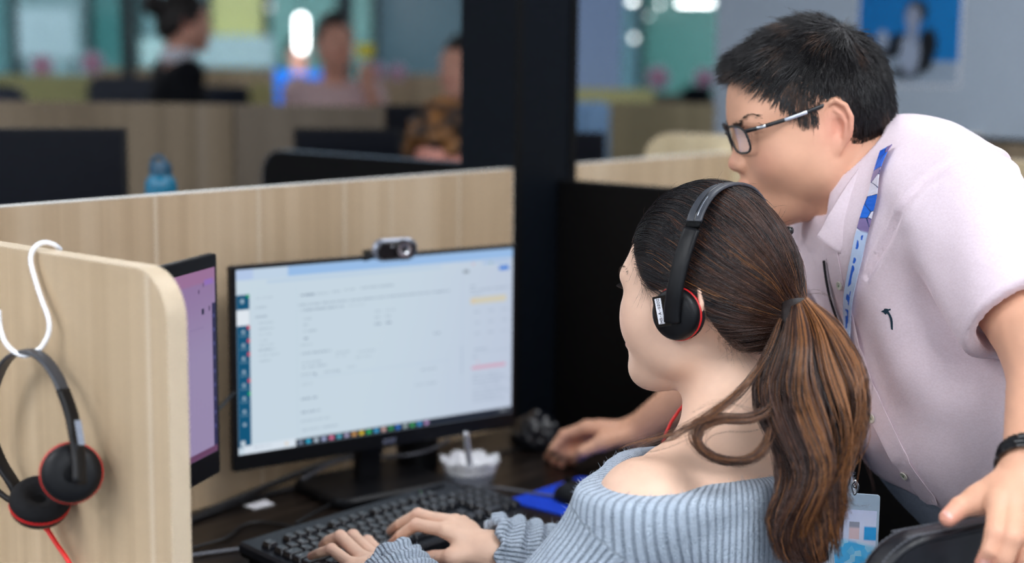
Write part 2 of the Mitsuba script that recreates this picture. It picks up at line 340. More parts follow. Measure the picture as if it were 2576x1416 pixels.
partition('rear_partition', 'pale wood partition continuing to the right of the pillar behind the man\'s chin', 1.3175 + .19, 3.6, HP, 'm_wood_rear', MR, edge='m_edge_white', th=.022)
# ---------------------------------------------------------------- monitors
def ui_main(p, n, uv):
    """the browser page on the main screen; x to the right, y down, in units of the screen"""
    x, y = uv.x, 1 - uv.y
    def R(c, col, x0, y0, x1, y1, a=1.):
        s = .0022
        k = smoothstep(x0 - s, x0 + s, x) * (1 - smoothstep(x1 - s, x1 + s, x)) * smoothstep(y0 - 2 * s, y0 + 2 * s, y) * (1 - smoothstep(y1 - 2 * s, y1 + 2 * s, y))
        return mix(c, col, k * a)
    def L(c, x0, x1, y0, a=.3, col=(.2, .26, .36), h=.011):      # a line of small print
        g = .35 + .65 * smoothstep(.3, .5, noise(x * 260, y0 * 977.))
        s = .002; k = smoothstep(x0 - s, x0 + s, x) * (1 - smoothstep(x1 - s, x1 + s, x)) * smoothstep(y0 - s, y0 + s, y) * (1 - smoothstep(y0 + h - s, y0 + h + s, y))
        return mix(c, col, k * g * a)
    white = (.60, .715, .80)
    c = mix(white, (.53, .60, .74), smoothstep(.35, 1., x * .8 + y * .1))
    c = R(c, (.33, .53, .83), 0, 0, 1, .055); c = R(c, (.55, .68, .82), 0, .0, .17, .055); c = R(c, (.40, .52, .85), 0, 0, .055, .055, .5)
    c = R(c, (.47, .62, .80), .10, .066, .72, .086, .55); c = R(c, (.35, .52, .80), .88, .066, .99, .084, .7)
    c = R(c, (.15, .18, .2), .803, .108, .825, .124, .8); c = R(c, (.02, .2, .72), .945, .10, .985, .125)
    c = R(c, (.8, .2, .2), .838, .07, .845, .082, .6); c = R(c, (.2, .4, .3), .908, .07, .916, .084, .7)
    c = R(c, (.58, .70, .78), .205, .085, 1., .094, .4)
    # the teal bar on the left
    c = R(c, (.004, .09, .19), 0, .135, .042, .962); c = R(c, (.78, .84, .90), 0, .215, .042, .30); c = R(c, (.0, .35, .12), .032, .135, .042, .152)
    for i, r in enumerate((1, 1, 1, 0, 1, 0, 0, 0)):
        yy = .325 + .072 * i
        if r: c = R(c, (.75, .03, .05), .034, yy - .022, .042, yy - .004)
        elif i == 5: c = R(c, (.02, .5, .1), .034, yy - .022, .042, yy - .006)
        c = R(c, (.45, .6, .7), .016, yy, .026, yy + .017, .7)
        if i < 7: c = R(c, (.3, .5, .6), .01, yy + .026, .034, yy + .032, .45)
    c = R(c, (.45, .6, .7), .014, .158, .024, .18, .8); c = R(c, (.7, .8, .86), .008, .925, .022, .957, .8)
    c = R(c, (.55, .66, .78), .196, .10, .199, .95, .5); c = R(c, (.45, .55, .72), .798, .10, .801, 1., .35); c = R(c, (.3, .38, .5), .797, .55, .801, .72, .4)
    for yy, x1, a in ((.155, .12, .22), (.205, .10, .30), (.255, .10, .4), (.29, .12, .22), (.322, .12, .25), (.353, .115, .2), (.385, .10, .2), (.41, .12, .2), (.437, .125, .4), (.467, .14, .2), (.497, .11, .25)):
        c = L(c, .06 if yy < .26 else .07, x1, yy, a)
    for x0, x1, yy, a in ((.21, .26, .16, .75), (.268, .31, .16, .3), (.32, .35, .157, .3), (.362, .40, .152, .3), (.42, .54, .15, .38), (.205, .75, .213, .42), (.21, .36, .243, .5), (.37, .44, .243, .15),
                          (.22, .25, .292, .3), (.22, .235, .324, .3), (.22, .265, .36, .35), (.22, .235, .40, .7), (.21, .25, .435, .2), (.21, .315, .483, .5), (.33, .38, .50, .3), (.41, .47, .51, .25), (.215, .28, .535, .3), (.215, .30, .56, .38),
                          (.33, .37, .52, .2), (.40, .46, .54, .2), (.21, .26, .60, .3), (.29, .34, .60, .3), (.255, .263, .605, .8), (.338, .347, .603, .8), (.37, .40, .59, .25), (.21, .25, .655, .2), (.64, .70, .66, .3),
                          (.21, .265, .735, .55), (.21, .275, .81, .6), (.21, .31, .86, .35), (.21, .34, .91, .35), (.21, .33, .955, .25), (.62, .70, .745, .3), (.47, .495, .29, .3), (.51, .545, .29, .25), (.47, .49, .325, .4), (.51, .53, .325, .35),
                          (.47, .492, .362, .75), (.51, .53, .362, .75), (.70, .713, .215, .5), (.69, .715, .455, .6), (.83, .85, .20, .35), (.83, .99, .225, .35), (.83, .88, .248, .25), (.85, .90, .58, .4), (.84, .86, .625, .25), (.84, .99, .60, .12)):
        c = L(c, x0, x1, yy, a)
    for i in range(8): c = L(c, .84, .95 + .04 * ((i * 7) % 3) / 2, .735 + .021 * i + (i > 3) * .01, .28)
    for i in range(3):
        for j in range(3): c = L(c, .845 + .055 * i, .87 + .055 * i, .355 + .065 * j, .28)
    c = R(c, (.70, .62, .40), .832, .275, .975, .312, .8); c = R(c, (.8, .5, .3), .836, .283, .848, .305, .4)
    c = R(c, (.72, .30, .42), .838, .685, .975, .704, .75); c = R(c, (.9, .2, .2), .86, .655, .866, .668, .4)
    c = R(c, (.47, .58, .74), .21, .625, .745, .629, .5); c = R(c, (.47, .58, .74), .742, .58, .745, .9, .3)
    # the task bar
    c = R(c, (.006, .010, .02), .19, .962, 1., 1.); c = R(c, (.72, .80, .88), .018, .955, .19, 1.); c = L(c, .05, .11, .965, .3); c = R(c, (.8, .5, .15), .155, .968, .163, .982, .8)
    for i, col in enumerate(((.2, .25, .35), (.03, .45, .7), (.5, .6, .7), (.4, .45, .7), (.8, .2, .35), (.1, .45, .6), (.45, .4, .6), (.7, .35, .1), (.85, .6, .03), (.03, .5, .15), (.05, .4, .75), (.7, .45, .4), (.03, .35, .1), (.03, .2, .7), (.4, .5, .5), (.04, .4, .1), (.05, .35, .75), (.5, .3, .6))):
        x0 = .2 + .0268 * i; c = R(c, col, x0, .971, x0 + .014, .992)
    c = L(c, .945, .985, .972, .5, (.5, .55, .6))
    return c * 1.42
def ui_side(p, n, uv):
    x, y = uv.x, 1 - uv.y
    c = mix((.27, .17, .33), (.30, .24, .40), smoothstep(.0, .5, y)); c = mix(c, (.33, .15, .28), (1 - smoothstep(.06, .08, y)) * .7)
    R = lambda c, col, x0, y0, x1, y1, a=1.: mix(c, col, a * smoothstep(x0 - .003, x0 + .003, x) * (1 - smoothstep(x1 - .003, x1 + .003, x)) * smoothstep(y0 - .003, y0 + .003, y) * (1 - smoothstep(y1 - .003, y1 + .003, y)))
    c = R(c, (.27, .15, .45), .91, .055, .985, .085); c = R(c, (.02, .02, .07), .972, .19, 1., 1.); c = R(c, (.02, .02, .05), .885, .205, .905, .235); c = R(c, (.05, .03, .08), .86, .10, .868, .12); c = R(c, (.05, .03, .08), .945, .20, .955, .225); c = R(c, (.05, .03, .08), .90, .07, .906, .09)
    c = R(c, (.12, .08, .18), .2, .12, .7, .13, .5); c = R(c, (.12, .08, .18), .1, .24, .75, .245, .5); c = R(c, (.13, .05, .11), .0, .965, 1., 1.); c = R(c, (.10, .07, .2), .3, .3, .9, .305, .25)
    for i in range(9): c = R(c, (.08, .08, .25), .98, .25 + .075 * i, .992, .27 + .075 * i, .8)
    return c * 1.5
LCD = 1.0
def monitor(label, o, xdir, W, H, screen=None, th=.012, bez=(.006, .009, .009, .026), stand=True, off=False, base_z=DESK, tilt=0., neck_y=.05, neck_w=.05, basesz=(.23, .17), hump=True):
    """o: bottom centre of the front face; xdir: to the right of the picture; bez: top, left, right, bottom"""
    t = thing('monitor', label, 'monitor')
    x = nrm(xdir); M = frame(o, x, np.cross(ZZ, x), ZZ)
    if tilt: M = M @ trimesh.transformations.rotation_matrix(tilt, [1, 0, 0])
    F = np.eye(4); F[:3, :3] = [[1, 0, 0], [0, 0, -1], [0, 1, 0]]; F[1, 3] = th; F[2, 3] = H / 2
    obj('housing', bevel_extr(rrect(W, H, .004), th, .0015), 'm_black', t, M=M @ F)
    if hump: obj('rear_housing', bevel_extr(rrect(W * .62, H * .6, .02), .028, .008), 'm_black_matte', t, M=M @ A([[1, 0, 0, 0], [0, 0, -1, th + .027], [0, 1, 0, H * .5], [0, 0, 0, 1.]]))
    bt, bl, br, bb = bez
    sx0, sx1, sz0, sz1 = -W / 2 + bl, W / 2 - br, bb, H - bt
    V = A([[sx0, -.0004, sz0], [sx1, -.0004, sz0], [sx1, -.0004, sz1], [sx0, -.0004, sz1]])
    sc = TR(trimesh.transform_points(V, M), [[0, 1, 2], [0, 2, 3]]); uv = A([[0, 0], [1, 0], [1, 1], [0, 1.]])
    k = put('screen', mikit.ply(sc, 'm_screen_off', False, uv), t)
    if screen: scene[k]['emitter'] = emitter(None, screen)
    if stand:
        drop = (M[:3, 3][2] - base_z); B = frame([M[0, 3], M[1, 3], base_z], x, np.cross(ZZ, x), ZZ)
        obj('stand_neck', cbox([0, neck_y, (drop + .1) / 2], [neck_w, .022, drop + .09], .004), 'm_black', t, M=B)
        obj('stand_base', bevel_extr(rrect(basesz[0], basesz[1], .03), .018, .005), 'm_black', t, M=B @ A([[1, 0, 0, 0], [0, 1, 0, .03], [0, 0, 1, .0005], [0, 0, 0, 1.]]))
    return t, M
MX = A([math.cos(.6321), math.sin(.6321), 0])
MO = A([-.2099, 2.4721, DESK + .0779])
mon, MM = monitor('large black monitor showing a white web page, webcam on its top', MO, MX, .54, .3212, ui_main, base_z=DESK, neck_w=.045)
brand = meshkit.text_mesh('acer', .0085, .0004, True); brand.apply_translation([-brand.bounds[1][0] / 2, 0, 0])
obj('logo', brand, 'm_silver', mon, M=MM @ A([[1, 0, 0, .012], [0, 0, -1, -.0002], [0, 1, 0, .0075], [0, 0, 0, 1.]]), label='small grey acer lettering')
SX = nrm(A([.28, .96, 0])); SR = at(545, 636.5, 2.13); SH = .3120
monitor('second monitor turned almost edge-on between the side partition and the large monitor, its screen mauve', A([SR[0], SR[1], SR[2] - SH]) - SX * .18, SX, .36, SH, ui_side, bez=(.018, .008, .008, .034), th=.012, base_z=DESK, neck_w=.04, basesz=(.16, .16), neck_y=.03)
# ---------------------------------------------------------------- webcam
W0 = MM @ A([[1, 0, 0, .012], [0, 1, 0, -.012], [0, 0, 1, .3212 + .010], [0, 0, 0, 1.]])
t = thing('webcam', 'black webcam with a silver rim clipped on top of the large monitor', 'webcam')
F_ = A([[1, 0, 0, 0], [0, 0, -1, 0], [0, 1, 0, 0], [0, 0, 0, 1.]])
Wt = W0 @ trimesh.transformations.rotation_matrix(-.12, [0, 0, 1])
pill = rrect(.078, .036, .0178, 10)
obj('rim', bevel_extr(pill, .012, .003), mat('m_rim', srgb(140, 146, 160), .3, .5, .6), t, M=Wt @ F_, smooth=40, label='silver rim')
obj('face', bevel_extr(rrect(.068, .028, .0138, 10), .004, .001), 'm_black_gloss', t, M=Wt @ F_ @ A([[1, 0, 0, .001], [0, 1, 0, -.001], [0, 0, 1, .0115], [0, 0, 0, 1.]]), smooth=40)
LM = Wt @ F_ @ A([[1, 0, 0, .012], [0, 1, 0, .0], [0, 0, 1, .013], [0, 0, 0, 1.]])
l = obj('lens_barrel', lathe([(0, 0), (.0165, 0), (.0165, .004), (.0155, .006), (.012, .006)], 40), 'm_black_gloss', t, M=LM, smooth=40)
obj('lens_ring', lathe([(.0115, .0055), (.0125, .0075), (.0085, .0078), (.005, .006), (.0045, .0055)], 40), 'm_chrome', l, M=LM, smooth=50, label='bright focus ring')
obj('lens', lathe([(0, .0068), (.003, .0064), (.005, .0056)], 24), 'm_black_gloss', l, M=LM, smooth=60)
obj('button', lathe([(0, .0048), (.0022, .0045), (.0026, .0038)], 16), 'm_chrome', t, M=Wt @ F_ @ A([[1, 0, 0, -.0075], [0, 1, 0, .006], [0, 0, 1, .0115], [0, 0, 0, 1.]]), smooth=60)
obj('clip', cat(cbox([-.012, .022, -.006], [.05, .03, .006], .002), cbox([-.012, .036, -.022], [.04, .006, .036], .002), tube([(-.03, .0, -.004), (-.044, .006, -.012), (-.05, .01, -.013)], .005, 8)), 'm_black', t, M=W0)
# ---------------------------------------------------------------- keyboard
kb = thing('keyboard', 'full size black keyboard under the woman\'s hands', 'keyboard')
KW, KD, KY = .4335, .172, .866
kx = A([math.cos(KY), math.sin(KY), 0]); ky = A([-math.sin(KY), math.cos(KY), 0])
KO = A([-.3858, 2.0995, DESK + .0365]) + kx * .0015
tz = .018 / .176                                      # the rear stands on its feet
K0 = frame(KO, kx, ky * 1. + ZZ * tz)                 # origin at the rear left corner of the top plate, x along the keys, y to the rear
b0 = cat(cbox([KW / 2, -KD / 2, -.009], [KW, KD, .018], .004))
obj('case', b0, 'm_keyboard', kb, M=K0)
obj('case_base', cbox([KW / 2, -KD / 2, -.0195], [KW - .006, KD - .006, .006], .002), 'm_black_matte', kb, M=K0)
for x in (.03, KW - .03): obj('foot', cbox([x, -.012, -.029], [.03, .008, .016], .002), 'm_black_matte', kb, M=K0)
obj('status_plate', bevel_extr(rrect(.06, .012, .003), .0012, .0003), 'm_black_gloss', kb, M=K0 @ A([[1, 0, 0, KW - .055], [0, 1, 0, -.018], [0, 0, 1, 0], [0, 0, 0, 1.]]))
obj('status_light', bevel_extr(rrect(.003, .002, .0008), .0006, .0002), mat('m_green', srgb(60, 190, 70), .4), kb, M=K0 @ A([[1, 0, 0, KW - .078], [0, 1, 0, -.0175], [0, 0, 1, .0012], [0, 0, 0, 1.]]))
U = .01905; _caps = {}
def keycap(w, d):
    k = (round(w, 4), round(d, 4))
    if k not in _caps:
        P = []
        for z, ix, iy, oy in ((0, .0006, .0006, 0), (.0035, .0009, .0009, 0), (.0085, .0028, .0024, .0008), (.0093, .0038, .0034, .0008)):
            for sx in (-1, 1):
                for sy in (-1, 1):
                    P += [(sx * (w / 2 - ix - .0012), sy * (d / 2 - iy) + oy, z), (sx * (w / 2 - ix), sy * (d / 2 - iy - .0012) + oy, z)]
        _caps[k] = mikit.ply(trimesh.convex.convex_hull(A(P)), 'm_key')
    return _caps[k]
_leg = {}
def legend(s, h):
    if (s, h) not in _leg: _leg[s, h] = mikit.ply(meshkit.text_mesh(s, h, .0002), 'm_legend')
    return _leg[s, h]
X0, Y0 = .0115, -.036
def key(cx, cy, w=1., d=1., s=None, s2=None):
    """cx, cy: units from the top left of the main block (row 0 = function keys)"""
    x, y = X0 + (cx + w / 2) * U, Y0 - (cy + d / 2) * U
    k = put('key', {**keycap(w * U, d * U), 'to_world': TM(K0 @ trimesh.transformations.translation_matrix([x, y, .0005]))}, kb)
    for q, dx, dy in ((s, -.0045, .0012), (s2, -.0045, -.0042)):
        if q: put('legend', {**legend(q, .0026 if len(q) > 1 else .0034), 'to_world': TM(K0 @ trimesh.transformations.translation_matrix([x + dx - (w - 1) * U * .42, y + dy, .0099]))}, k)
key(0, 0, s='Esc')
for i in range(12): key(2 + i + .5 * (i // 4), 0, s=f'F{i + 1}')
for i, s in enumerate(('Prt', 'Scr', 'Brk')): key(15.25 + i, 0, s=s)
R1 = 1.35
for i, (a, b) in enumerate(zip('`1234567890-=', '~!@#$%^&*()_+')): key(i, R1, s=b, s2=a)
key(13, R1, 2, s='Bksp'); key(0, R1 + 1, 1.5, s='Tab')
for i, a in enumerate('QWERTYUIOP[]'): key(1.5 + i, R1 + 1, s=a)
key(13.5, R1 + 1, 1.5, s='\\'); key(0, R1 + 2, 1.75, s='Caps')
for i, a in enumerate("ASDFGHJKL;'"): key(1.75 + i, R1 + 2, s=a)
key(12.75, R1 + 2, 2.25, s='Enter'); key(0, R1 + 3, 2.25, s='Shift')
for i, a in enumerate('ZXCVBNM,./'): key(2.25 + i, R1 + 3, s=a)
key(12.25, R1 + 3, 2.75, s='Shift')
xx = 0
for w, s in ((1.25, 'Ctrl'), (1.25, None), (1.25, 'Alt'), (6.25, None), (1.25, 'Alt'), (1.25, None), (1.25, None), (1.25, 'Ctrl')): key(xx, R1 + 4, w, s=s); xx += w
for r in range(2):
    for i, s in enumerate((('Ins', 'Home', 'PgUp'), ('Del', 'End', 'PgDn'))[r]): key(15.25 + i, R1 + r, s=s)
key(16.25, R1 + 3); [key(15.25 + i, R1 + 4) for i in range(3)]
for i, s in enumerate(('Num', '/', '*', '-')): key(18.5 + i, R1, s=s)
for r, q in enumerate(('789', '456', '123')):
    for i, s in enumerate(q): key(18.5 + i, R1 + 1 + r, s=s)
key(21.5, R1 + 1, 1, 2, s='+'); key(18.5, R1 + 4, 2, s='0'); key(20.5, R1 + 4, s='.'); key(21.5, R1 + 3, 1, 2, s='Ent')
# ---------------------------------------------------------------- small things on the desk
def cable(label, pts, r, m, cat_='cable', n=8, sides=8): k = obj('cable', tube(smooth_path(pts, n), r, sides), m, smooth=True); tag(k, label, cat_); return k
def dk(x, y, h=.004): return on_z(x, y, DESK + h)
cable('thick black cable bundle running along the foot of the rear partition', [dk(430, 1330), dk(520, 1288, .006), dk(600, 1253, .012), dk(700, 1212, .02), dk(800, 1172, .03), dk(870, 1150, .03), dk(960, 1132, .02)], .0055, 'm_cable_black')
cable('thin black cable running beside the thick cable bundle left of the paper label', [dk(450, 1322), dk(540, 1288), dk(620, 1258), dk(700, 1238), dk(780, 1222), dk(830, 1208)], .0035, 'm_cable_black')
cable('keyboard cable curving up from the rear edge of the keyboard', [dk(745, 1316, .024), dk(790, 1290, .016), dk(850, 1262), dk(920, 1245), dk(1000, 1232), dk(1080, 1215), dk(1130, 1192)], .0026, 'm_cable_black')
cable('dark thin cable looping across the desk left of the keyboard', [dk(430, 1392), dk(520, 1368), dk(570, 1352), dk(610, 1322), dk(650, 1313), dk(700, 1318), dk(760, 1330)], .0024, 'm_cable_black')
cable('light grey cable coming out under the left end of the keyboard', [dk(430, 1404), dk(520, 1391), dk(600, 1381), dk(660, 1376)], .003, 'm_cable_grey')
cable('grey cable sagging behind the monitor stand', [dk(760, 1205, .03), dk(840, 1163, .045), at(905, 1150, 2.62), at(980, 1148, 2.62), at(1040, 1142, 2.62), at(1090, 1128, 2.66), at(1130, 1105, 2.68)], .003, 'm_cable_grey')
cable('black cable drooping behind the thick bundle, left of the monitor base', [dk(775, 1180, .03), dk(760, 1210, .012), dk(735, 1228), dk(700, 1236), dk(668, 1238)], .003, 'm_cable_black')
cable('dark cable hanging between the two monitors', [at(505, 1055, 2.25), at(545, 1032, 2.3), at(585, 992, 2.36), at(640, 950, 2.42)], .003, 'm_cable_black')
cable('grey mouse cable lying between the keyboard and the blue mouse pad', [dk(1190, 1218), dk(1230, 1224), dk(1290, 1232), dk(1340, 1240, .006), dk(1390, 1247, .008), dk(1440, 1252, .012)], .0022, 'm_cable_grey')
cable('dark cable lying on the desk right of the white dish', [dk(1130, 1172), dk(1180, 1160), dk(1250, 1140), dk(1310, 1128), dk(1400, 1118)], .003, 'm_cable_black')
q = [dk(612, 1273, 0), dk(640, 1283, 0), dk(692, 1270, 0), dk(668, 1257, 0)]
V = [p + ZZ * h for h in (.0004, .0012) for p in q]
k = obj('paper_label', trimesh.convex.convex_hull(A(V)), 'm_paper'); tag(k, 'small white paper label lying on the dark desk near the left monitor', 'label')
# white scalloped dish with a stick
t = thing('dish', 'white scalloped dish with a white stick standing in it, behind the keyboard', 'dish')
DC = dk(1181, 1222, 0) + A([.0, .03, 0]); DC[2] = DESK
th = np.linspace(0, 2 * np.pi, 96, endpoint=False); rows = []
for r, z, a in ((.004, .0035, 0), (.030, .0035, 0), (.036, .005, .02), (.041, .016, .05), (.046, .030, .10), (.050, .040, .14), (.0525, .047, .16), (.0545, .050, .16), (.0545, .048, .16), (.050, .035, .13), (.0465, .022, .08), (.043, .008, .04), (.038, .0008, .0), (.004, .0006, 0)):
    s = np.abs(np.cos(th * 4)) ** .7; rr = r * (1 - a + a * s); zz = z * .52 + .012 * (z > .004) + a * .055 * (s - .5)
    rows.append(np.c_[rr * np.cos(th), rr * np.sin(th), np.maximum(zz, .0004)])
n_, m_ = len(rows), 96; i, j = np.meshgrid(np.arange(n_ - 1), np.arange(m_), indexing='ij'); k2 = (j + 1) % m_
Q = np.stack([i * m_ + j, (i + 1) * m_ + j, (i + 1) * m_ + k2, i * m_ + k2], -1).reshape(-1, 4)
bowl = TR(np.vstack(rows), np.vstack([Q[:, [0, 1, 2]], Q[:, [0, 2, 3]]])); bowl.fix_normals()
obj('bowl', bowl, 'm_white_plastic', t, M=trimesh.transformations.translation_matrix(DC) @ trimesh.transformations.rotation_matrix(.5, [0, 0, 1]), smooth=True)
obj('base', lathe([(0, .0004), (.036, .0004), (.041, .004), (.044, .018), (.040, .018), (0, .016)], 40), mat('m_grey_clear', srgb(120, 124, 134), .2, .6), t, M=trimesh.transformations.translation_matrix(DC), smooth=40)
top = at(1172, 1090, 2.5); obj('stick', tube([DC + A([.002, 0, .005]), DC * .5 + top * .5 + A([.001, 0, .004]), top], [.0052, .0055, .005], 12), 'm_white_plastic', t, smooth=True)
# crumpled clear bag, pen pot, mouse pad, mouse
mat('m_bag', srgb(22, 24, 29), .2, .5)
BC = dk(1345, 1128, 0); m = trimesh.creation.icosphere(4); v = m.vertices.copy()
d = 1 + .55 * (meshkit.fbm(v * 2.2 + 3, 3, 5) - .5) + .22 * np.abs(meshkit.noise(v * 4, 8) - .5)
v = v * d[:, None] * A([.042, .034, .036]); v[:, 2] = np.maximum(v[:, 2], -.028) + .0285
k = obj('plastic_bag', TR(v + BC, m.faces), 'm_bag', smooth=True); tag(k, 'crumpled dark clear plastic bag on the desk beside the man\'s fingers', 'bag')
t = thing('pen_pot', 'black round pot holding a yellow pencil, behind the monitor stand', 'pot')
PC = dk(1050, 1180, 0); PC[2] = DESK
obj('pot', lathe([(0, .0008), (.034, .0008), (.036, .004), (.037, .085), (.035, .085), (.034, .006), (0, .005)], 32), 'm_black', t, M=trimesh.transformations.translation_matrix(PC), smooth=40)
obj('pencil', tube([PC + A([.0, 0, .008]), PC + A([.034, .0, .118])], .0045, 6), 'm_yellow', t, label='yellow pencil')
P4 = [dk(1296, 1268, 0), dk(1440, 1228, 0), dk(1640, 1300, 0), dk(1440, 1345, 0)]
c0 = sum(P4) / 4; MPX = DA * 1.; 
k = obj('mouse_pad', bevel_extr(rrect(.2, .17, .012), .003, .0006), 'm_blue_pad', M=frame(dk(1296, 1268, .0006) + DA * .1 + DN * .065 - ZZ * .0, DA, -DN, ZZ)); tag(k, 'flat blue mouse pad to the right of the keyboard', 'mouse pad')
t = thing('mouse', 'black computer mouse on the blue pad, half hidden by the blue sleeve', 'mouse')
m = trimesh.creation.icosphere(4); v = m.vertices * A([.031, .054, .034]); v[:, 2] = np.maximum(v[:, 2], 0); MC = on_z(1462, 1262, DESK + .0038); 
obj('shell', TR(v, m.faces), 'm_black', t, M=frame(MC, DA, -DN, ZZ), smooth=50); obj('wheel', moved(lathe([(0, -.003), (.008, -.003), (.009, 0), (.008, .003), (0, .003)], 20), frame(MC + ZZ * .028 - DN * .025, -DN, ZZ, DA)), 'm_black_matte', t)
# ---------------------------------------------------------------- people: shared anatomy
def head_fn(P, g):
    """head and the top of the neck; x forward, y left, z up, origin between the ear canals"""
    Q = np.c_[P[:, 0], np.abs(P[:, 1]), P[:, 2]]; w, fu = g.get('w', 1.), g.get('full', 1.)
    d = s_ell(P, (-.001, 0, .038), (.093, .076 * w, .094))
    d = smin(d, s_ell(P, (-.03, 0, .02), (.063, .07 * w, .07)), .03)
    d = smin(d, s_ell(P, (.052, 0, .02), (.052, .060 * w, .070)), .03)                          # brow and eye region
    d = smin(d, s_ell(P, (.050, 0, -.035), (.050, .052 * w, .058)), .03)                       # mid face
    d = smin(d, s_ell(Q, (.048, .038 * w, -.028), (.038, .031 * fu, .036)), .028)               # cheeks
    if 'cheek' in g: d = smin(d, s_ell(Q, (.056, .043, -.012), (.034, .026, .042)), .02)
    d = smin(d, s_cone(Q, (.014, .050 * w, -.052), (.078, .014, -.083), .0195 * fu, .018), .03)  # jaw
    d = smin(d, s_cone(Q, (.012, .055 * w, -.010), (.014, .050 * w, -.052), .018, .019 * fu), .03)
    d = smin(d, s_ell(P, (.080, 0, -.084), (.020, .022, .017)), .02)                           # chin
    d = smin(d, s_ell(P, (.060, 0, -.085), (.035, .040, .020 * fu)), .025)
    d = smin(d, s_ell(Q, (.082, .028, .036), (.0165 * g.get('brow', 1.), .028, .011)), .02)                        # brow ridge
    d = smax(d, -s_ell(Q, (.104, .033, .017), (.017, .019, .012)), .014)                       # eye sockets
    d = smin(d, s_ell(Q, (.0815, .032, .017), (.0145, .0165, .0125)), .006)                    # lids
    if 'fore' in g: d = smin(d, s_ell(P, (.052, 0, .058), (.046, .054, .050)), .02)
    nz = g.get('nose', 1.)
    d = smin(d, s_cone(P, (.091, 0, .022), (.110 * (.9 + .1 * nz), 0, -.012), .0075, .0105), .012)
    d = smin(d, s_ell(P, (.1125 * (.9 + .1 * nz) + .002, 0, -.0165), (.0125, .0125, .0105)), .008)
    d = smin(d, s_ell(Q, (.1055, .0125, -.0195), (.011, .0085, .009)), .006)
    d = smax(d, -s_ell(Q, (.112, .0065, -.0285), (.006, .0038, .0045)), .003)
    d = smin(d, s_ell(P, (.092, 0, -.047), (.017, .027, .020)), .016)                          # muzzle
    d = smin(d, s_ell(P, (.1065, 0, -.0445), (.0085, .0215, .0055)), .005)
    d = smin(d, s_ell(P, (.1045, 0, -.0555), (.0090, .019, .0065)), .005)
    d = smax(d, -s_ell(P, (.114, 0, -.0500), (.010 + g.get('mouth', 0) * .6, .023 + g.get('mouth', 0), .0011 + g.get('mouth', 0) * .1)), .003)                       # mouth line
    d = smax(d, -s_ell(Q, (.1005, .0335, .0165), (.010, .0135, g.get('eye', .004))), .002)      # between the lids
    # ear, in its own plane, flared from the head
    t = math.radians(22); ox = A([-.004 + g.get('earx', 0.), .0735 * w, .004])
    q = Q - ox; p_, o_ = q[:, 0] * math.cos(t) - q[:, 1] * math.sin(t), q[:, 0] * math.sin(t) + q[:, 1] * math.cos(t); tl = math.radians(-8)
    p_, r_ = p_ * math.cos(tl) - q[:, 2] * math.sin(tl), p_ * math.sin(tl) + q[:, 2] * math.cos(tl)
    E = np.c_[p_, o_, r_]
    e = s_ell(E, (-.010, .002, .004), (.0175, .0045, .029))
    e = smin(e, s_ell(E, (-.002, .003, -.026), (.0095, .0048, .0105)), .006)
    e = smax(e, -s_ell(E, (-.007, .0092, .000), (.0095, .0098, .0135)), .003)
    e = smax(e, -s_ell(E, (-.011, .0085, .0205), (.008, .005, .008)), .003)
    rim = A([(.006, .003, .006), (.009, .004, .018), (.004, .005, .030), (-.008, .006, .0345), (-.0195, .007, .027), (-.0255, .008, .012), (-.0235, .007, -.004), (-.015, .005, -.018), (-.008, .004, -.028)])
    e = smin(e, s_chain(E, rim, [.0028, .003, .0034, .0036, .0036, .0035, .0033, .003, .003]), .0025)
    e = smin(e, s_chain(E, A([(-.015, .0045, -.012), (-.0185, .005, .004), (-.014, .0045, .015), (-.006, .004, .022)]), [.0028, .003, .003, .0024]), .003)
    e = smin(e, s_ell(E, (.006, .003, -.004), (.005, .004, .007)), .004)
    return smin(d, e, .005)
def finger(P, J, r0, r1): return s_chain(P, J, np.linspace(r0, r1, len(J)))
def hand_fn(P, H, s=1.):
    """H: dict of joints in world space: wrist, index, middle, ring, little (knuckle, pip, dip, tip), thumb (base, mcp, ip, tip)"""
    w = A(H['wrist']); d = None; k = .012 * s
    for n, (a, b) in dict(index=(.0145, .0108), middle=(.0155, .011), ring=(.0150, .0105), little=(.0135, .0095)).items():
        q = s_cone(P, w, H[n][0], a * s, b * s); d = q if d is None else smin(d, q, k)
    d = smin(d, s_cone(P, A(H['index'][0]) * .75 + w * .25, A(H['little'][0]) * .75 + w * .25, .0115 * s, .0105 * s), k)
    d = smin(d, s_cone(P, w * .6 + A(H['thumb'][0]) * .4, H['thumb'][1], .0155 * s, .0125 * s), k)
    d = smin(d, s_cone(P, A(H['thumb'][1]), A(H['index'][0]) * .5 + w * .5, .0085 * s, .009 * s), .014 * s)       # web
    f = finger(P, H['thumb'][1:], .0122 * s, .0085 * s); f = np.minimum(f, s_sph(P, H['thumb'][2], .0106 * s))
    for n, (a, b) in dict(index=(.0104, .0072), middle=(.0107, .0074), ring=(.0102, .0070), little=(.0090, .0062)).items():
        q = finger(P, H[n], a * s, b * s); q = smin(q, s_sph(P, H[n][1], (a - .0007) * s), .003)
        f = smin(f, q, .0016)
    return smin(d, f, .007 * s)
def near(P, c, R, fn):
    """fn(P) only within R of c; farther away a lower bound"""
    far = np.linalg.norm(P - A(c), axis=1) - R; out = far + .02; m = far < .02
    if m.any(): out[m] = np.minimum(fn(P[m]), 9)
    return out
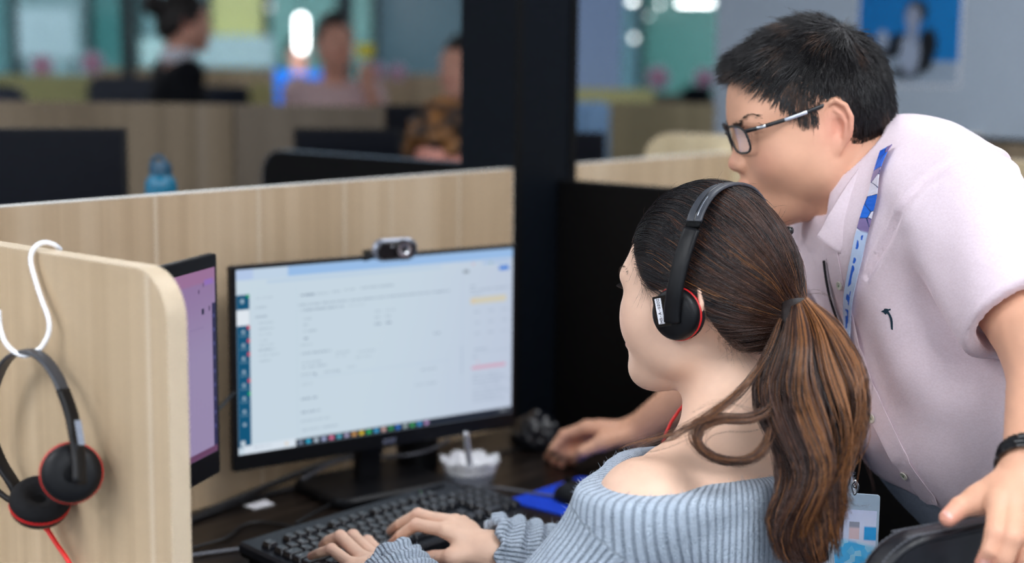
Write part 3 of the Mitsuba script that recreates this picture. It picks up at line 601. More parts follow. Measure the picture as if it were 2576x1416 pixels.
def patch(fn, boxes, keep=False):
    """one mesh of fn = 0: boxes = [(lo, hi, step)], the finest first; coarser ones give way to finer ones"""
    ms, done = [], []
    for lo, hi, h in boxes:
        m = surface(fn, lo, hi, h); c = m.triangles_center; k = np.ones(len(c), bool)
        for l, u, hh in done: k &= ~((c > A(l) + hh * 2).all(1) & (c < A(u) - hh * 2).all(1))
        ms.append(TR(m.vertices, m.faces[k])); done.append((lo, hi, h))
    m = cat(ms); u, inv = np.unique(m.faces, return_inverse=True); return TR(m.vertices[u], inv.reshape(-1, 3))
def cubic(c, r): c = A(c); return c - r, c + r
def skin_mat(key, rough=.48): scene[key] = {'type': 'bumpmap', 'tex': proc(lambda p, n, uv: fbm(p.x * 420, p.y * 420, p.z * 420, 2) * .00028, 4e-4), 'scale': 1., 'nested': {'type': 'principled', 'base_color': {'type': 'mesh_attribute', 'name': 'vertex_color'}, 'roughness': rough, 'specular': .38, 'sheen': .25}}; return key
skin_mat('m_skin')
mat('m_eye_white', srgb(225, 220, 215), .2, .6); mat('m_iris', srgb(38, 24, 18), .12, .7)
mat('m_nail', srgb(222, 168, 156), .3, .4)
def hair_mat(key, fn, rough=.32, spec=.6): scene[key] = {'type': 'principled', 'base_color': proc(fn), 'roughness': rough, 'specular': spec, 'anisotropic': .0}; return key
def project(fn, P, off, it=4, h=.0015):
    """moves points on to fn = off"""
    P = P.copy()
    for _ in range(it):
        d0 = par(fn, P); g = np.stack([par(fn, P + A(o) * h) - d0 for o in np.eye(3)], 1) / h
        P -= ((d0 - off) / np.maximum((g ** 2).sum(1), .1))[:, None] * g
    return P
def grad(fn, P, h=.0015):
    d0 = par(fn, P); g = np.stack([par(fn, P + A(o) * h) - d0 for o in np.eye(3)], 1); return g / np.maximum(np.linalg.norm(g, axis=1, keepdims=True), 1e-12)
def nail(H, name, nrm_, key, s=1.):
    """a finger nail on the back of the last joint"""
    a, b = A(H[name][-2]), A(H[name][-1]); d = nrm(b - a); n = nrm(A(nrm_) - d * (A(nrm_) @ d)); t = np.cross(n, d)
    u, v = np.meshgrid(np.linspace(-1, 1, 9), np.linspace(-1, 1, 9)); r = .0074 * s
    th = u * .75; L = (.0062 * s) * v * np.sqrt(np.clip(1 - (np.abs(u) * .75) ** 3, .1, 1))
    V = b - d * .0022 * s + (np.sin(th) * r * 1.02)[..., None] * t + (np.cos(th) * r * 1.03 + .0005)[..., None] * n + L[..., None] * d
    i, j = np.meshgrid(range(8), range(8), indexing='ij'); k = (i * 9 + j).ravel(); f = np.vstack([np.c_[k, k + 1, k + 10], np.c_[k, k + 10, k + 9]])
    m = TR(V.reshape(-1, 3), f); m = cat(m, TR(V.reshape(-1, 3) - n * .0006, f[:, ::-1]))
    obj('nail', m, 'm_nail', key, smooth=True)

# ---------------------------------------------------------------- the seated woman
WF, WL = -DN, -DA
WO = A([.2485, 1.845, 0.])
def wb(f, l, z): return WO + WF * f + WL * l + ZZ * z
hy = math.radians(4); HF = WF * math.cos(hy) + WL * math.sin(hy); HF = nrm(HF - ZZ * math.sin(math.radians(3)))
HL = nrm(np.cross(ZZ, HF)); HU = np.cross(HF, HL); HR = np.stack([HF, HL, HU], 1)
HO = at(1697, 788, 1.80) - WL * .088 + WF * .012; HS = 1.0
def wh(x, y, z): return HO + HR @ A([x, y, z]) * HS
def w_loc(P): return (P - HO) @ HR / HS
GW = dict(w=.97, full=1.18, nose=.45, eye=.0035, brow=.8, cheek=1, earx=-.016)
SLw, SRw = wb(-.028, .178, .945), wb(-.03, -.165, .945)
ELw, ERw = wb(.112, .285, .722), wb(.145, -.115, .750)
WRl, WRr = on_z(992, 1440, DESK + .062), on_z(1240, 1388, DESK + .066)
NB = wb(-.048, .004, 1.005)
def w_torso(P, o=0.):
    d = s_flat(P, wb(-.045, 0, .60), wb(-.030, 0, .78), .145 + o, .135 + o, WF, .78)
    d = smin(d, s_flat(P, wb(-.03, 0, .78), wb(-.035, 0, .895), .138 + o, .135 + o, WF, .74), .05)
    d = smin(d, s_cone(P, wb(.045, .075, .80), wb(.05, .07, .82), .058 + o, .055 + o), .05); d = smin(d, s_cone(P, wb(.045, -.075, .80), wb(.05, -.07, .82), .058 + o, .055 + o), .05)
    d = smin(d, s_cone(P, SLw * .5 + wb(-.05, 0, .93) * .5, SLw, .062 + o, .052 + o), .05); d = smin(d, s_cone(P, SRw * .5 + wb(-.05, 0, .93) * .5, SRw, .062 + o, .052 + o), .05)
    d = smin(d, s_cone(P, wb(-.07, .09, .90), wb(-.075, .08, .80), .055 + o, .05 + o), .05); d = smin(d, s_cone(P, wb(-.07, -.09, .90), wb(-.075, -.08, .80), .055 + o, .05 + o), .05)
    return d
def w_neck(P):
    d = s_cone(P, wb(-.006, 0, 1.09), NB + WF * .012, .053, .057)
    d = smin(d, s_cone(P, NB - ZZ * .01, SLw * .62 + NB * .38 - ZZ * .004, .048, .045), .045)
    d = smin(d, s_cone(P, NB - ZZ * .01, SRw * .62 + NB * .38 - ZZ * .004, .048, .045), .045)
    d = smin(d, s_cone(P, NB - ZZ * .02 - WF * .012, wb(-.05, 0, .88), .056, .075), .05)
    c1, c2 = wb(.012, .018, .968), wb(-.008, .13, .985)
    return smin(d, s_cone(P, c1, c2, .008, .008), .02)
def armp(o): return (.047 + o, .040 + o, .036 + o, .028 + o)
def w_arm(P, S, E, W, o=0.):
    a, b, c, e = armp(o); return smin(s_cone(P, S, E, a, b), s_cone(P, E, W, c, e), .02)
def dkh(x, y, h): return on_z(x, y, DESK + h)
HWr = dict(wrist=WRr, index=[at(1121, 1334, 2.055), at(1047, 1320, 2.085), at(1008, 1346, 2.10), dkh(985, 1369, .047)], middle=[at(1133, 1316, 2.075), at(1052, 1294, 2.115), at(1006, 1318, 2.135), dkh(975, 1342, .045)],
    ring=[at(1146, 1312, 2.095), at(1075, 1300, 2.15), at(1040, 1325, 2.16), dkh(1020, 1338, .045)], little=[at(1165, 1314, 2.11), at(1110, 1312, 2.165), at(1085, 1327, 2.17), dkh(1068, 1336, .045)],
    thumb=[at(1205, 1395, 2.03), at(1140, 1402, 2.04), at(1093, 1401, 2.065), dkh(1056, 1405, .045)])
HWl = dict(wrist=WRl, little=[at(885, 1420, 1.985), at(834, 1381, 2.03), at(806, 1390, 2.045), dkh(783, 1399, .045)], ring=[at(912, 1405, 2.01), at(856, 1349, 2.065), at(826, 1360, 2.08), dkh(812, 1372, .045)],
    middle=[at(940, 1400, 2.035), at(888, 1348, 2.10), at(862, 1362, 2.115), dkh(848, 1372, .045)], index=[at(965, 1402, 2.05), at(925, 1362, 2.12), at(903, 1378, 2.135), dkh(893, 1388, .045)],
    thumb=[at(1000, 1428, 2.03), at(985, 1416, 2.075), at(965, 1410, 2.10), at(950, 1404, 2.12)])
def w_legs(P, o=0.):
    d = s_cone(P, wb(-.05, .06, .56), wb(-.05, -.06, .56), .115 + o, .115 + o)
    for s in (1, -1):
        d = smin(d, s_cone(P, wb(-.02, .09 * s, .545), wb(.40, .11 * s, .535), .082 + o, .058 + o), .04)
        d = smin(d, s_cone(P, wb(.40, .11 * s, .535), wb(.36, .11 * s, .12), .056 + o, .042 + o), .03)
    return d
def w_body(P):
    d = near(P, HO + HF * .01, .17, lambda q: head_fn(w_loc(q), GW) * HS)
    d = smin(d, near(P, wb(-.04, 0, .98), .26, w_neck), .022)
    d = smin(d, np.minimum(near(P, wb(-.03, 0, .75), .36, w_torso), 9), .015)
    d = smin(d, near(P, (SLw + WRl) / 2, .36, lambda q: w_arm(q, SLw, ELw, WRl)), .03); d = smin(d, near(P, (SRw + WRr) / 2, .36, lambda q: w_arm(q, SRw, ERw, WRr)), .03)
    d = smin(d, near(P, HWr['index'][0], .13, lambda q: hand_fn(q, HWr, .92)), .014); d = smin(d, near(P, HWl['ring'][0], .13, lambda q: hand_fn(q, HWl, .92)), .014)
    d = np.minimum(d, near(P, wb(.18, 0, .40), .52, w_legs))
    for s in (1, -1):
        d = smin(d, near(P, wb(.42, .11 * s, .06), .18, lambda q: s_flat(q, wb(.34, .11 * s, .045), wb(.50, .12 * s, .035), .038, .032, ZZ, .85)), .03)
    return d
def bone_box(H, m=.035): q = np.vstack([v if np.ndim(v) == 2 else [v] for v in H.values()]); return q.min(0) - m, q.max(0) + m
lo, hi = wb(0, 0, 0) - A([.75, .55, 0]), wb(0, 0, 0) + A([.45, .65, 1.0])
body = patch(w_body, [(*cubic(HO + HF * .01 + HU * .02, A([.15, .15, .155])), .0024), (*bone_box(HWr), .0022), (*bone_box(HWl), .0022), (wb(-.03, 0, .985) - A([.26, .26, .1]), wb(-.03, 0, .985) + A([.26, .26, .12]), .004), (lo, hi, .008)])
def face_color(m, loc, R, base, lip, blush, extra=None):
    q = loc(m.vertices); c = np.tile(A(base, float), (len(q), 1)); a = np.abs(q[:, 1])
    def put_(w, col): 
        nonlocal c; w = np.clip(w, 0, 1)[:, None]; c = c * (1 - w) + A(col) * w
    n = meshkit.fbm(m.vertices * 60, 3, 2); c *= (1 + .10 * (n - .5))[:, None]
    put_(.45 * np.exp(-((q[:, 0] - .075) ** 2 + (a - .045) ** 2 + (q[:, 2] + .02) ** 2) / .022 ** 2), blush)
    put_(.45 * np.exp(-((q[:, 0] - .116) ** 2 + a ** 2 + (q[:, 2] + .016) ** 2) / .012 ** 2), blush)
    put_(.55 * (a > .066) * np.exp(-((q[:, 0] + .012) ** 2 + (q[:, 2] - .004) ** 2) / .03 ** 2), blush)
    l = np.exp(-((a / .022) ** 4 + ((q[:, 2] + .0500) / .0085) ** 4)) * (q[:, 0] > .095) * (q[:, 0] < .13); put_(.85 * l, lip)
    if extra: c = extra(m.vertices, c)
    return np.clip(c, 0, 1)
SKW, SKWB = srgb(226, 188, 163), srgb(226, 164, 148)
def tips(H, c, V, col):
    for n in ('index', 'middle', 'ring', 'little', 'thumb'):
        J = A(H[n]); w = np.exp(-np.sum((V - J[-1]) ** 2, 1) / .014 ** 2) * .7 + np.exp(-np.sum((V - J[1]) ** 2, 1) / .010 ** 2) * .25
        c = c * (1 - np.clip(w, 0, 1)[:, None]) + A(col) * np.clip(w, 0, 1)[:, None]
    return c
woman = thing('person', 'seated woman with a brown ponytail and a pale blue ribbed off-shoulder sweater, typing', 'person')
wc = face_color(body, w_loc, HR, SKW, srgb(206, 110, 110), SKWB, lambda V, c: tips(HWl, tips(HWr, c, V, srgb(226, 150, 138)), V, srgb(226, 150, 138)))
scene[woman] = mikit.ply(body, 'm_skin', True, color=wc)
def eyes(key, to, S, look=(1, 0, -.25)):
    for s in (1, -1):
        c = to(.0795, .032 * s, .0165); e = trimesh.creation.icosphere(3); 
        k = obj('eye', TR(e.vertices * .0122 * S + c, e.faces), 'm_eye_white', key, smooth=True)
        f = nrm(to(*look) - to(0, 0, 0)); M = frame(c + f * .0104 * S, np.cross(f, ZZ), None, f) if False else None
        z = f; x = nrm(np.cross(z, A([.3, .2, .9]))); M = frame(c + z * .0108 * S, x, None, z)
        obj('iris', lathe([(0, .0018), (.003, .0015), (.0058, 0)], 20), 'm_iris', k, M=M, smooth=True)
eyes(woman, wh, HS)

# the sweater: a loose ribbed shell, off the shoulders
def neckline(P):
    """positive above the neckline"""
    q = P - WO; f, l = q @ WF, q @ WL
    zc = .958 + .020 * np.clip((l - .02) / .18, -1, 1) - .12 * (f + .02) * (f > -.02) * .15 + .010 * np.sin(l * 14 + 1)
    zc = np.where(l < -.02, zc + .035 * np.clip((-l - .02) / .12, 0, 1), zc)
    return q[:, 2] - zc
def sleeve(P, S, E, W, o):
    d = smin(s_cone(P, S, E, .056 + o, .060 + o), s_cone(P, E, W, .050 + o, .040 + o), .03)
    return d
def w_slv(P, S, E, W, end, r0, r1):
    """one sleeve with an open, fluted cuff; end = how far it reaches past the wrist"""
    a = nrm(W - E); q = P - (W + a * end); h = q @ a; rv = q - h[:, None] * a; r = np.linalg.norm(rv, axis=1); ang = np.arctan2(q[:, 2], q @ np.cross(a, ZZ))
    d = smin(s_cone(P, S, E, .062, .066), s_cone(P, E, W - a * .045, .056, r0), .03); d = smin(d, s_cone(P, W - a * .05, W + a * (end + .03), r0 - .002, r1), .02)
    d = d + .005 * np.sin(h * 230 + 2 * np.sin(P[:, 2] * 60)) * np.exp(-((h + .045) / .04) ** 2) + .003 * np.sin(9 * ang) * np.exp(-(h / .025) ** 2)
    d = smax(d, h + .004 * np.sin(8 * ang), .004)
    return np.maximum(d, -np.maximum(r - (r1 - .014), -(h + .03)))
def w_sweater(P):
    d = near(P, wb(-.03, 0, .75), .38, lambda q: w_torso(q, .012))
    d = smin(d, near(P, wb(-.03, .0, .965), .3, lambda q: w_neckroll(q)), .02)
    d = smin(d, near(P, (SLw + WRl) / 2, .40, lambda q: w_slv(q, SLw, ELw, WRl, .012, .040, .046)), .04)
    d = smin(d, near(P, (SRw + WRr) / 2, .40, lambda q: w_slv(q, SRw, ERw, WRr, .004, .042, .052)), .04)
    d = smax(d, neckline(P), .010)
    return d + (meshkit.fbm(P * A([9, 9, 7]), 3, 11) - .5) * .012
RING = [wb(.058, .125, .972), wb(-.008, .238, .960), wb(-.085, .19, .956), wb(-.125, .06, .955), wb(-.12, -.08, .955), wb(-.05, -.195, .975), wb(.06, -.13, .965), wb(.088, .0, .965)]
def w_neckroll(P):
    pts = smooth_path(RING, 5, True); pts = np.vstack([pts, pts[:1]]); return s_chain(P, pts, [.013] * len(pts))
def rib_uv(V):
    """rib phase in metres across the ribs, and the length along them"""
    q = V - WO; f, l, z = q @ WF, q @ WL, q[:, 2]; out = np.c_[np.arctan2(l, -(f + .03)) * .155, z]; best = w_torso(V, .012) * 1. - .004
    for S, E in ((SLw, ELw), (ELw, WRl), (SRw, ERw), (ERw, WRr)):
        a = nrm(E - S); d = s_cone(V, S, E, .054, .050); b1 = nrm(np.cross(a, ZZ)); b2 = np.cross(a, b1); r = V - S
        m = d < best; out[m] = np.c_[np.arctan2(r @ b2, r @ b1) * .052, r @ a][m]; best = np.minimum(best, d)
    return out
RIB = .0066
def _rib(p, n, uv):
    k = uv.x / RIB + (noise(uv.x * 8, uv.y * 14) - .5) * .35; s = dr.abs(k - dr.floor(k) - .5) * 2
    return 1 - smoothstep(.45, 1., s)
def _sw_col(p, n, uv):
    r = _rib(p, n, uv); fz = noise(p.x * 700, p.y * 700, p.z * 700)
    return mix(srgb(122, 134, 148), srgb(174, 186, 199), dr.clip(r * .8 + fz * .35 - .05, 0, 1))  # shade in the grooves between ribs is mixed into the yarn colour
def _sw_bump(p, n, uv): return _rib(p, n, uv) * .0020 + fbm(p.x * 520, p.y * 520, p.z * 520, 2) * .0011
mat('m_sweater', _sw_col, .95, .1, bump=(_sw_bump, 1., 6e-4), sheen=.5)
lo, hi = wb(.08, .02, .76) - A([.46, .46, .27]), wb(.08, .02, .76) + A([.46, .46, .24])
sw = surface(w_sweater, lo, hi, .0036, True)
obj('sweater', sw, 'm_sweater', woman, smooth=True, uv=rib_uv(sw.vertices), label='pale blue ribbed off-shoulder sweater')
mat('m_trousers_dark', lambda p, n, uv: mix(srgb(36, 40, 52), srgb(52, 57, 70), noise(p.x * 400, p.y * 400, p.z * 400)), .85, .2)
lg = surface(lambda P: smax(smin(w_legs(P, .007), near(P, wb(-.04, 0, .62), .25, lambda q: w_torso(q, .004)), .03), P[:, 2] - .70, .01), wb(.18, 0, .38) - A([.5, .5, .32]), wb(.18, 0, .38) + A([.42, .45, .36]), .009)
obj('trousers', lg, 'm_trousers_dark', woman, smooth=True)
# ---------------------------------------------------------------- the woman's hair
HAIRC = dict(black=(srgb(14, 14, 18), srgb(30, 27, 30)), brown=(srgb(46, 27, 21), srgb(84, 52, 38)), caramel=(srgb(104, 64, 34), srgb(160, 104, 58)))
scene['m_hair'] = {'type': 'principled', 'base_color': {'type': 'mesh_attribute', 'name': 'vertex_color'}, 'roughness': .36, 'specular': .6}
def zline(x): return np.interp(x, [-.12, -.09, -.062, -.046, -.026, .005, .035, .05, .07, .082, .1], [-.05, -.058, -.050, -.012, .022, .030, .020, .032, .060, .078, .092])
TIE = A([-.122, -.004, -.014])
def w_cap(q):
    """the combed hair around the skull, local head coordinates"""
    d = s_ell(q, (-.004, 0, .040), (.1035, .0865, .109)); d = smin(d, s_ell(q, (-.035, 0, .018), (.078, .080, .080)), .03)
    d = smin(d, s_cone(q, (-.062, 0, -.010), TIE, .050, .019), .025)
    return d
def w_capcut(q):
    d = w_cap(q); return smax(d + .0012, (zline(q[:, 0]) - q[:, 2]) * .8, .012) + (meshkit.noise(q * A([60, 260, 260])) - .5) * .0012
cap = surface(w_capcut, (-.15, -.11, -.09), (.12, .11, .16), .0028, True)
mat('m_hair_cap', lambda p, n, uv: mix(srgb(16, 15, 18), srgb(40, 28, 24), noise(p.x * 70, p.y * 70, p.z * 40)), .5, .4)
hk = obj('hair', TR(cap.vertices @ HR.T + HO, cap.faces), 'm_hair_cap', woman, smooth=True, label='dark brown hair combed back to the tie')
def tri_sample(m, n, r):
    a = m.area_faces; i = r.choice(len(a), n, p=a / a.sum()); b = r.random((n, 2)); b = np.where(b.sum(1, keepdims=True) > 1, 1 - b, b); t = m.triangles[i]
    return t[:, 0] + b[:, :1] * (t[:, 1] - t[:, 0]) + b[:, 1:] * (t[:, 2] - t[:, 0])
def put_strands(name, parent, groups, label=None, rr=np.random.default_rng(5)):
    """groups: {tone: list of strands}; one mesh of all of them, a colour for each strand"""
    S, C = [], []
    for c, L in groups.items():
        lo_, hi_ = map(A, HAIRC[c[7:]])
        for s_ in L: S.append(s_); C.append(lo_ + (hi_ - lo_) * rr.random())
    m, c = strand_mesh(S, C); put(name, mikit.ply(m, 'm_hair', True, color=c), parent, label, kind='stuff')
r_ = np.random.default_rng(11)
N = 9500; P = tri_sample(cap, N, r_); P = P[(w_cap(P) > -.004)]
N = len(P); L = r_.uniform(.07, .15, N); steps = 12; off = r_.uniform(-.0006, .0022, N) + (r_.random(N) < .03) * .003
cl = P[:, 0] * 0; track = [P]
for s in range(steps - 1):
    Q = track[-1]; g = grad(w_cap, Q); t = TIE - Q; dist = np.linalg.norm(t, axis=1, keepdims=True)
    t = t + A([0, 0, .9]) * dist * np.clip((Q[:, :1] - .0) / .10, 0, 1) * .55
    t = t - g * np.sum(t * g, 1, keepdims=True); t /= np.linalg.norm(t, axis=1, keepdims=True) + 1e-9
    wv = np.cross(g, t) * ((meshkit.noise(np.c_[Q[:, 1:] * 55, np.zeros(N) + s * .12]) - .5) * .35)[:, None]
    Q = Q + (t + wv) * np.minimum(L[:, None] / steps, dist * .5); track.append(Q)
track = np.stack(track, 1); flat = project(w_cap, track.reshape(-1, 3), 0., 2).reshape(track.shape); g = grad(w_cap, flat.reshape(-1, 3)).reshape(track.shape)
flat = flat + g * (off[:, None] * np.linspace(.3, 1, steps)[None] + .0004)[..., None]
W = flat @ HR.T + HO; groups = {}
br = np.clip((.055 - P[:, 0]) / .07, 0, 1); streak = meshkit.noise(np.c_[P[:, 1] * 70, P[:, 2] * 90, P[:, 0] * 25], 4)
for i in range(N):
    u = r_.random(); c = 'm_hair_black' if u > br[i] * .9 else ('m_hair_caramel' if streak[i] > .66 and P[i, 2] < .105 and u < br[i] * .5 else 'm_hair_brown')
    rad = np.full(steps, .00030); rad[0] = .0002; rad[-1] = .00012
    groups.setdefault(c, []).append(np.c_[W[i], rad])
put_strands('strands', hk, groups)
# wisps along the hairline and the nape, stray hairs on the crown
S = []
for k in range(170):
    x = r_.choice([r_.uniform(.03, .085), r_.uniform(-.09, -.02)]); q = A([[x, .08, zline(x) + r_.uniform(-.004, .012)]]); q = project(w_cap, q, -.001)[0]
    d = A([-.4, .1, -.8]) if x > 0 else A([-.5, .15, -.35]); d = nrm(d + r_.normal(0, .35, 3)); ln_ = r_.uniform(.012, .035); b = r_.normal(0, .35, 3)
    S.append(np.c_[A([wh(*(q + d * ln_ * t + b * ln_ * t * t * .5 + A([0, .002, 0]))) for t in np.linspace(0, 1, 6)]), np.linspace(.00016, .00005, 6)])
for k in range(140):
    a = r_.uniform(-.9, 2.6); q = A([[-.004 + .1 * math.cos(a), r_.uniform(-.05, .06), .04 + .1 * math.sin(a)]]); q = project(w_cap, q, .001)[0]; g0 = nrm(q - A([0, 0, .03])); d = nrm(g0 * .5 + A([-.6, 0, .2]) + r_.normal(0, .4, 3)); ln_ = r_.uniform(.012, .03)
    S.append(np.c_[A([wh(*(q + d * ln_ * t - g0 * ln_ * t * t * .35)) for t in np.linspace(0, 1, 6)]), np.linspace(.00016, .00004, 6)])
put_strands('stray_hair', hk, {'m_hair_brown': S})
# fuzz of the sweater's yarn
P = tri_sample(sw, 15000, r_); P = P[P[:, 2] > .70]; g = grad(w_sweater, P, .003); d = g + r_.normal(0, .55, P.shape); d /= np.linalg.norm(d, axis=1, keepdims=True); HAIRC['yarn'] = (srgb(140, 152, 168), srgb(188, 199, 212))
ln_ = r_.uniform(.002, .0048, len(P)); k1 = r_.normal(0, .4, P.shape)
put_strands('fuzz', f'{woman}__sweater', {'m_hair_yarn': [np.c_[P[i] + (d[i] * t + k1[i] * t * t)[None] * ln_[i] if False else np.stack([P[i] + (d[i] * t + k1[i] * t * t) * ln_[i] for t in (-.15, .4, 1.)]), [.00022, .0002, .0001]] for i in range(len(P))]})
# pony tail
def res(P, n): P = smooth_path(P, 10); s = np.r_[0, np.cumsum(np.linalg.norm(np.diff(P, axis=0), axis=1))]; return np.stack([np.interp(np.linspace(0, s[-1], n), s, P[:, k]) for k in range(3)], 1)
def guide(pts): return res([at(*p) for p in pts], 22)
G = [guide(p) for p in (
    [(1978, 772, 1.752), (1938, 860, 1.735), (1905, 950, 1.722), (1912, 1050, 1.715), (1955, 1150, 1.705), (1965, 1230, 1.70), (1940, 1300, 1.70), (1952, 1370, 1.70), (1945, 1440, 1.70)],
    [(1985, 770, 1.747), (1965, 870, 1.727), (1950, 970, 1.712), (1970, 1080, 1.70), (2000, 1190, 1.695), (1985, 1290, 1.69), (1965, 1370, 1.69), (1990, 1450, 1.69)],
    [(1998, 765, 1.745), (2000, 860, 1.72), (2000, 970, 1.703), (2020, 1080, 1.692), (2050, 1190, 1.687), (2040, 1300, 1.685), (2030, 1380, 1.685), (2045, 1450, 1.685)],
    [(2010, 758, 1.745), (2040, 850, 1.718), (2055, 960, 1.70), (2075, 1070, 1.69), (2100, 1170, 1.685), (2085, 1270, 1.685), (2070, 1360, 1.685), (2095, 1440, 1.685)],
    [(2020, 752, 1.747), (2080, 840, 1.722), (2115, 940, 1.705), (2130, 1040, 1.695), (2130, 1130, 1.69), (2100, 1220, 1.69), (2090, 1320, 1.69), (2105, 1420, 1.69)],
    [(2028, 746, 1.75), (2105, 815, 1.73), (2155, 905, 1.715), (2172, 1000, 1.705), (2158, 1090, 1.70), (2120, 1165, 1.70), (2112, 1225, 1.70), (2146, 1285, 1.70)])]
G = A(G)
pk = thing_tail = None
def tail(G, n, thick, r, colour, wave=.009, cut=(.78, 1.), rad=.00042, clump=46, thin=1):
    k, m, _ = G.shape; groups = {}; tt = np.linspace(0, 1, m); C = r.random(clump); Dp = r.uniform(-1, 1, clump); ph = r.uniform(0, 6.3, (clump, 4)); am = r.uniform(.4, 1., clump)
    for i in range(n):
        c = r.integers(clump); s = np.clip(C[c] + r.normal(0, .035), 0, 1) * (k - 1); a = min(int(s), k - 2); f = s - a
        dp = np.clip(Dp[c] + r.normal(0, .22), -1.1, 1.1); P = G[a] * (1 - f) + G[a + 1] * f
        th = thick * np.sin(np.pi * np.clip(tt * .9 + .12, 0, 1)) ** .6 * math.sqrt(max(.12, 1 - (2 * s / (k - 1) - 1) ** 2))
        u_ = s / (k - 1); P = P + FWD * (th * dp)[:, None] + CR * (wave * (.6 + .4 * am[c]) * tt ** .8 * np.sin(13 * tt + 5 * u_ + 2.2 * dp + .25 * ph[c, 0]))[:, None] + FWD * (wave * tt * np.sin(12 * tt + 4 * dp + 3 * u_ + .3 * ph[c, 2]))[:, None]
        P = P + (r.normal(0, .0012, 3) + (r.random() < .04) * r.normal(0, .006, 3)) * np.sin(np.pi * tt * .9)[:, None]
        e = r.uniform(*cut); P = P[:max(6, int(m * e))]; P = P[::thin] if len(P) > 12 else P
        q = np.full(len(P), rad); q[-1] = rad * .3
        groups.setdefault(colour(s / (k - 1), dp, r, c), []).append(np.c_[P, q])
    return groups
def tail_col(s, dp, r, c):
    u = r.random(); hi = .70 if .35 < s < 1. and dp < .5 and c % 5 > 1 else .07
    return 'm_hair_caramel' if u < hi else ('m_hair_brown' if u < .95 else 'm_hair_black')
tl_ = A([g for g in G]).mean(0)
core = tube(tl_, .030 * np.sin(np.pi * np.clip(np.linspace(.1, .93, len(tl_)), 0, 1)) ** .5, 14, flat=(1., .6), up=CR)
tk = obj('ponytail', core, 'm_hair_cap', woman, smooth=True, label='long wavy ponytail with caramel streaks')
put_strands('strands', tk, tail(G, 4800, .030, r_, tail_col))
# stray hairs of the tail, and the lock that curls over the left shoulder
Ls = [guide(p) for p in ([(1960, 800, 1.735), (1915, 905, 1.715), (1850, 985, 1.715), (1770, 1045, 1.715), (1700, 1082, 1.72), (1630, 1103, 1.73), (1572, 1120, 1.735), (1530, 1146, 1.735)],
    [(1965, 805, 1.735), (1925, 915, 1.713), (1870, 990, 1.712), (1795, 1050, 1.70), (1735, 1085, 1.70), (1690, 1108, 1.705), (1620, 1128, 1.72), (1560, 1140, 1.73)])]
Lo = [guide(p) for p in ([(1970, 830, 1.73), (1950, 930, 1.71), (1930, 1010, 1.705), (1880, 1040, 1.70), (1800, 1040, 1.70), (1745, 1065, 1.70), (1738, 1105, 1.695), (1775, 1150, 1.69), (1840, 1170, 1.69), (1905, 1160, 1.69), (1945, 1110, 1.69), (1960, 1050, 1.69)],
    [(1975, 840, 1.73), (1962, 940, 1.708), (1948, 1020, 1.70), (1890, 1062, 1.695), (1810, 1062, 1.695), (1765, 1085, 1.69), (1762, 1112, 1.685), (1795, 1140, 1.68), (1850, 1150, 1.68), (1895, 1140, 1.68), (1925, 1100, 1.68), (1945, 1040, 1.68)])]
def lift(groups):
    for c, S in groups.items():
        n = [len(q) for q in S]; V = np.vstack(S); d = par(w_body, V[:, :3]); m = d < .004
        if m.any(): V[m, :3] = project(w_body, V[m, :3], .0045, 2)
        groups[c] = np.split(V, np.cumsum(n)[:-1])
    return groups
lk = lambda s, dp, r, c: 'm_hair_caramel' if r.random() < .3 else 'm_hair_brown'
sm3 = lambda g_: {c: [np.c_[smooth_path(q[:, :3], 2), np.interp(np.linspace(0, 1, 2 * len(q) - 1), np.linspace(0, 1, len(q)), q[:, 3])] for q in L] for c, L in g_.items()}
put_strands('loose_lock', tk, lift(sm3(tail(A(Ls), 70, .016, r_, lk, .004, (.6, 1.), .00026, 30, 1)))); put_strands('loose_lock', tk, lift(sm3(tail(A(Lo), 150, .014, r_, lk, .003, (.85, 1.), .00028, 30, 1))))
S = []
for pts in ([(2040, 760, 1.74), (2140, 880, 1.71), (2190, 950, 1.70), (2194, 990, 1.70), (2175, 1040, 1.70)], [(2030, 750, 1.74), (2120, 850, 1.71), (2170, 930, 1.70), (2150, 1010, 1.70)], [(2080, 1160, 1.69), (2120, 1230, 1.69), (2150, 1270, 1.69), (2190, 1275, 1.69)], [(2020, 740, 1.75), (2060, 735, 1.75), (2100, 760, 1.745), (2120, 800, 1.74)], [(1900, 1040, 1.70), (1850, 1020, 1.70), (1800, 1010, 1.71), (1740, 1040, 1.71)], [(2150, 1120, 1.69), (2185, 1180, 1.69), (2200, 1240, 1.69)]):
    for k in range(3): P = res([at(p[0] + r_.normal(0, 4), p[1] + r_.normal(0, 4), p[2]) for p in pts], 10); S.append(np.c_[P, np.linspace(.0002, .00006, 10)])
put_strands('stray_hair', tk, {'m_hair_brown': S})
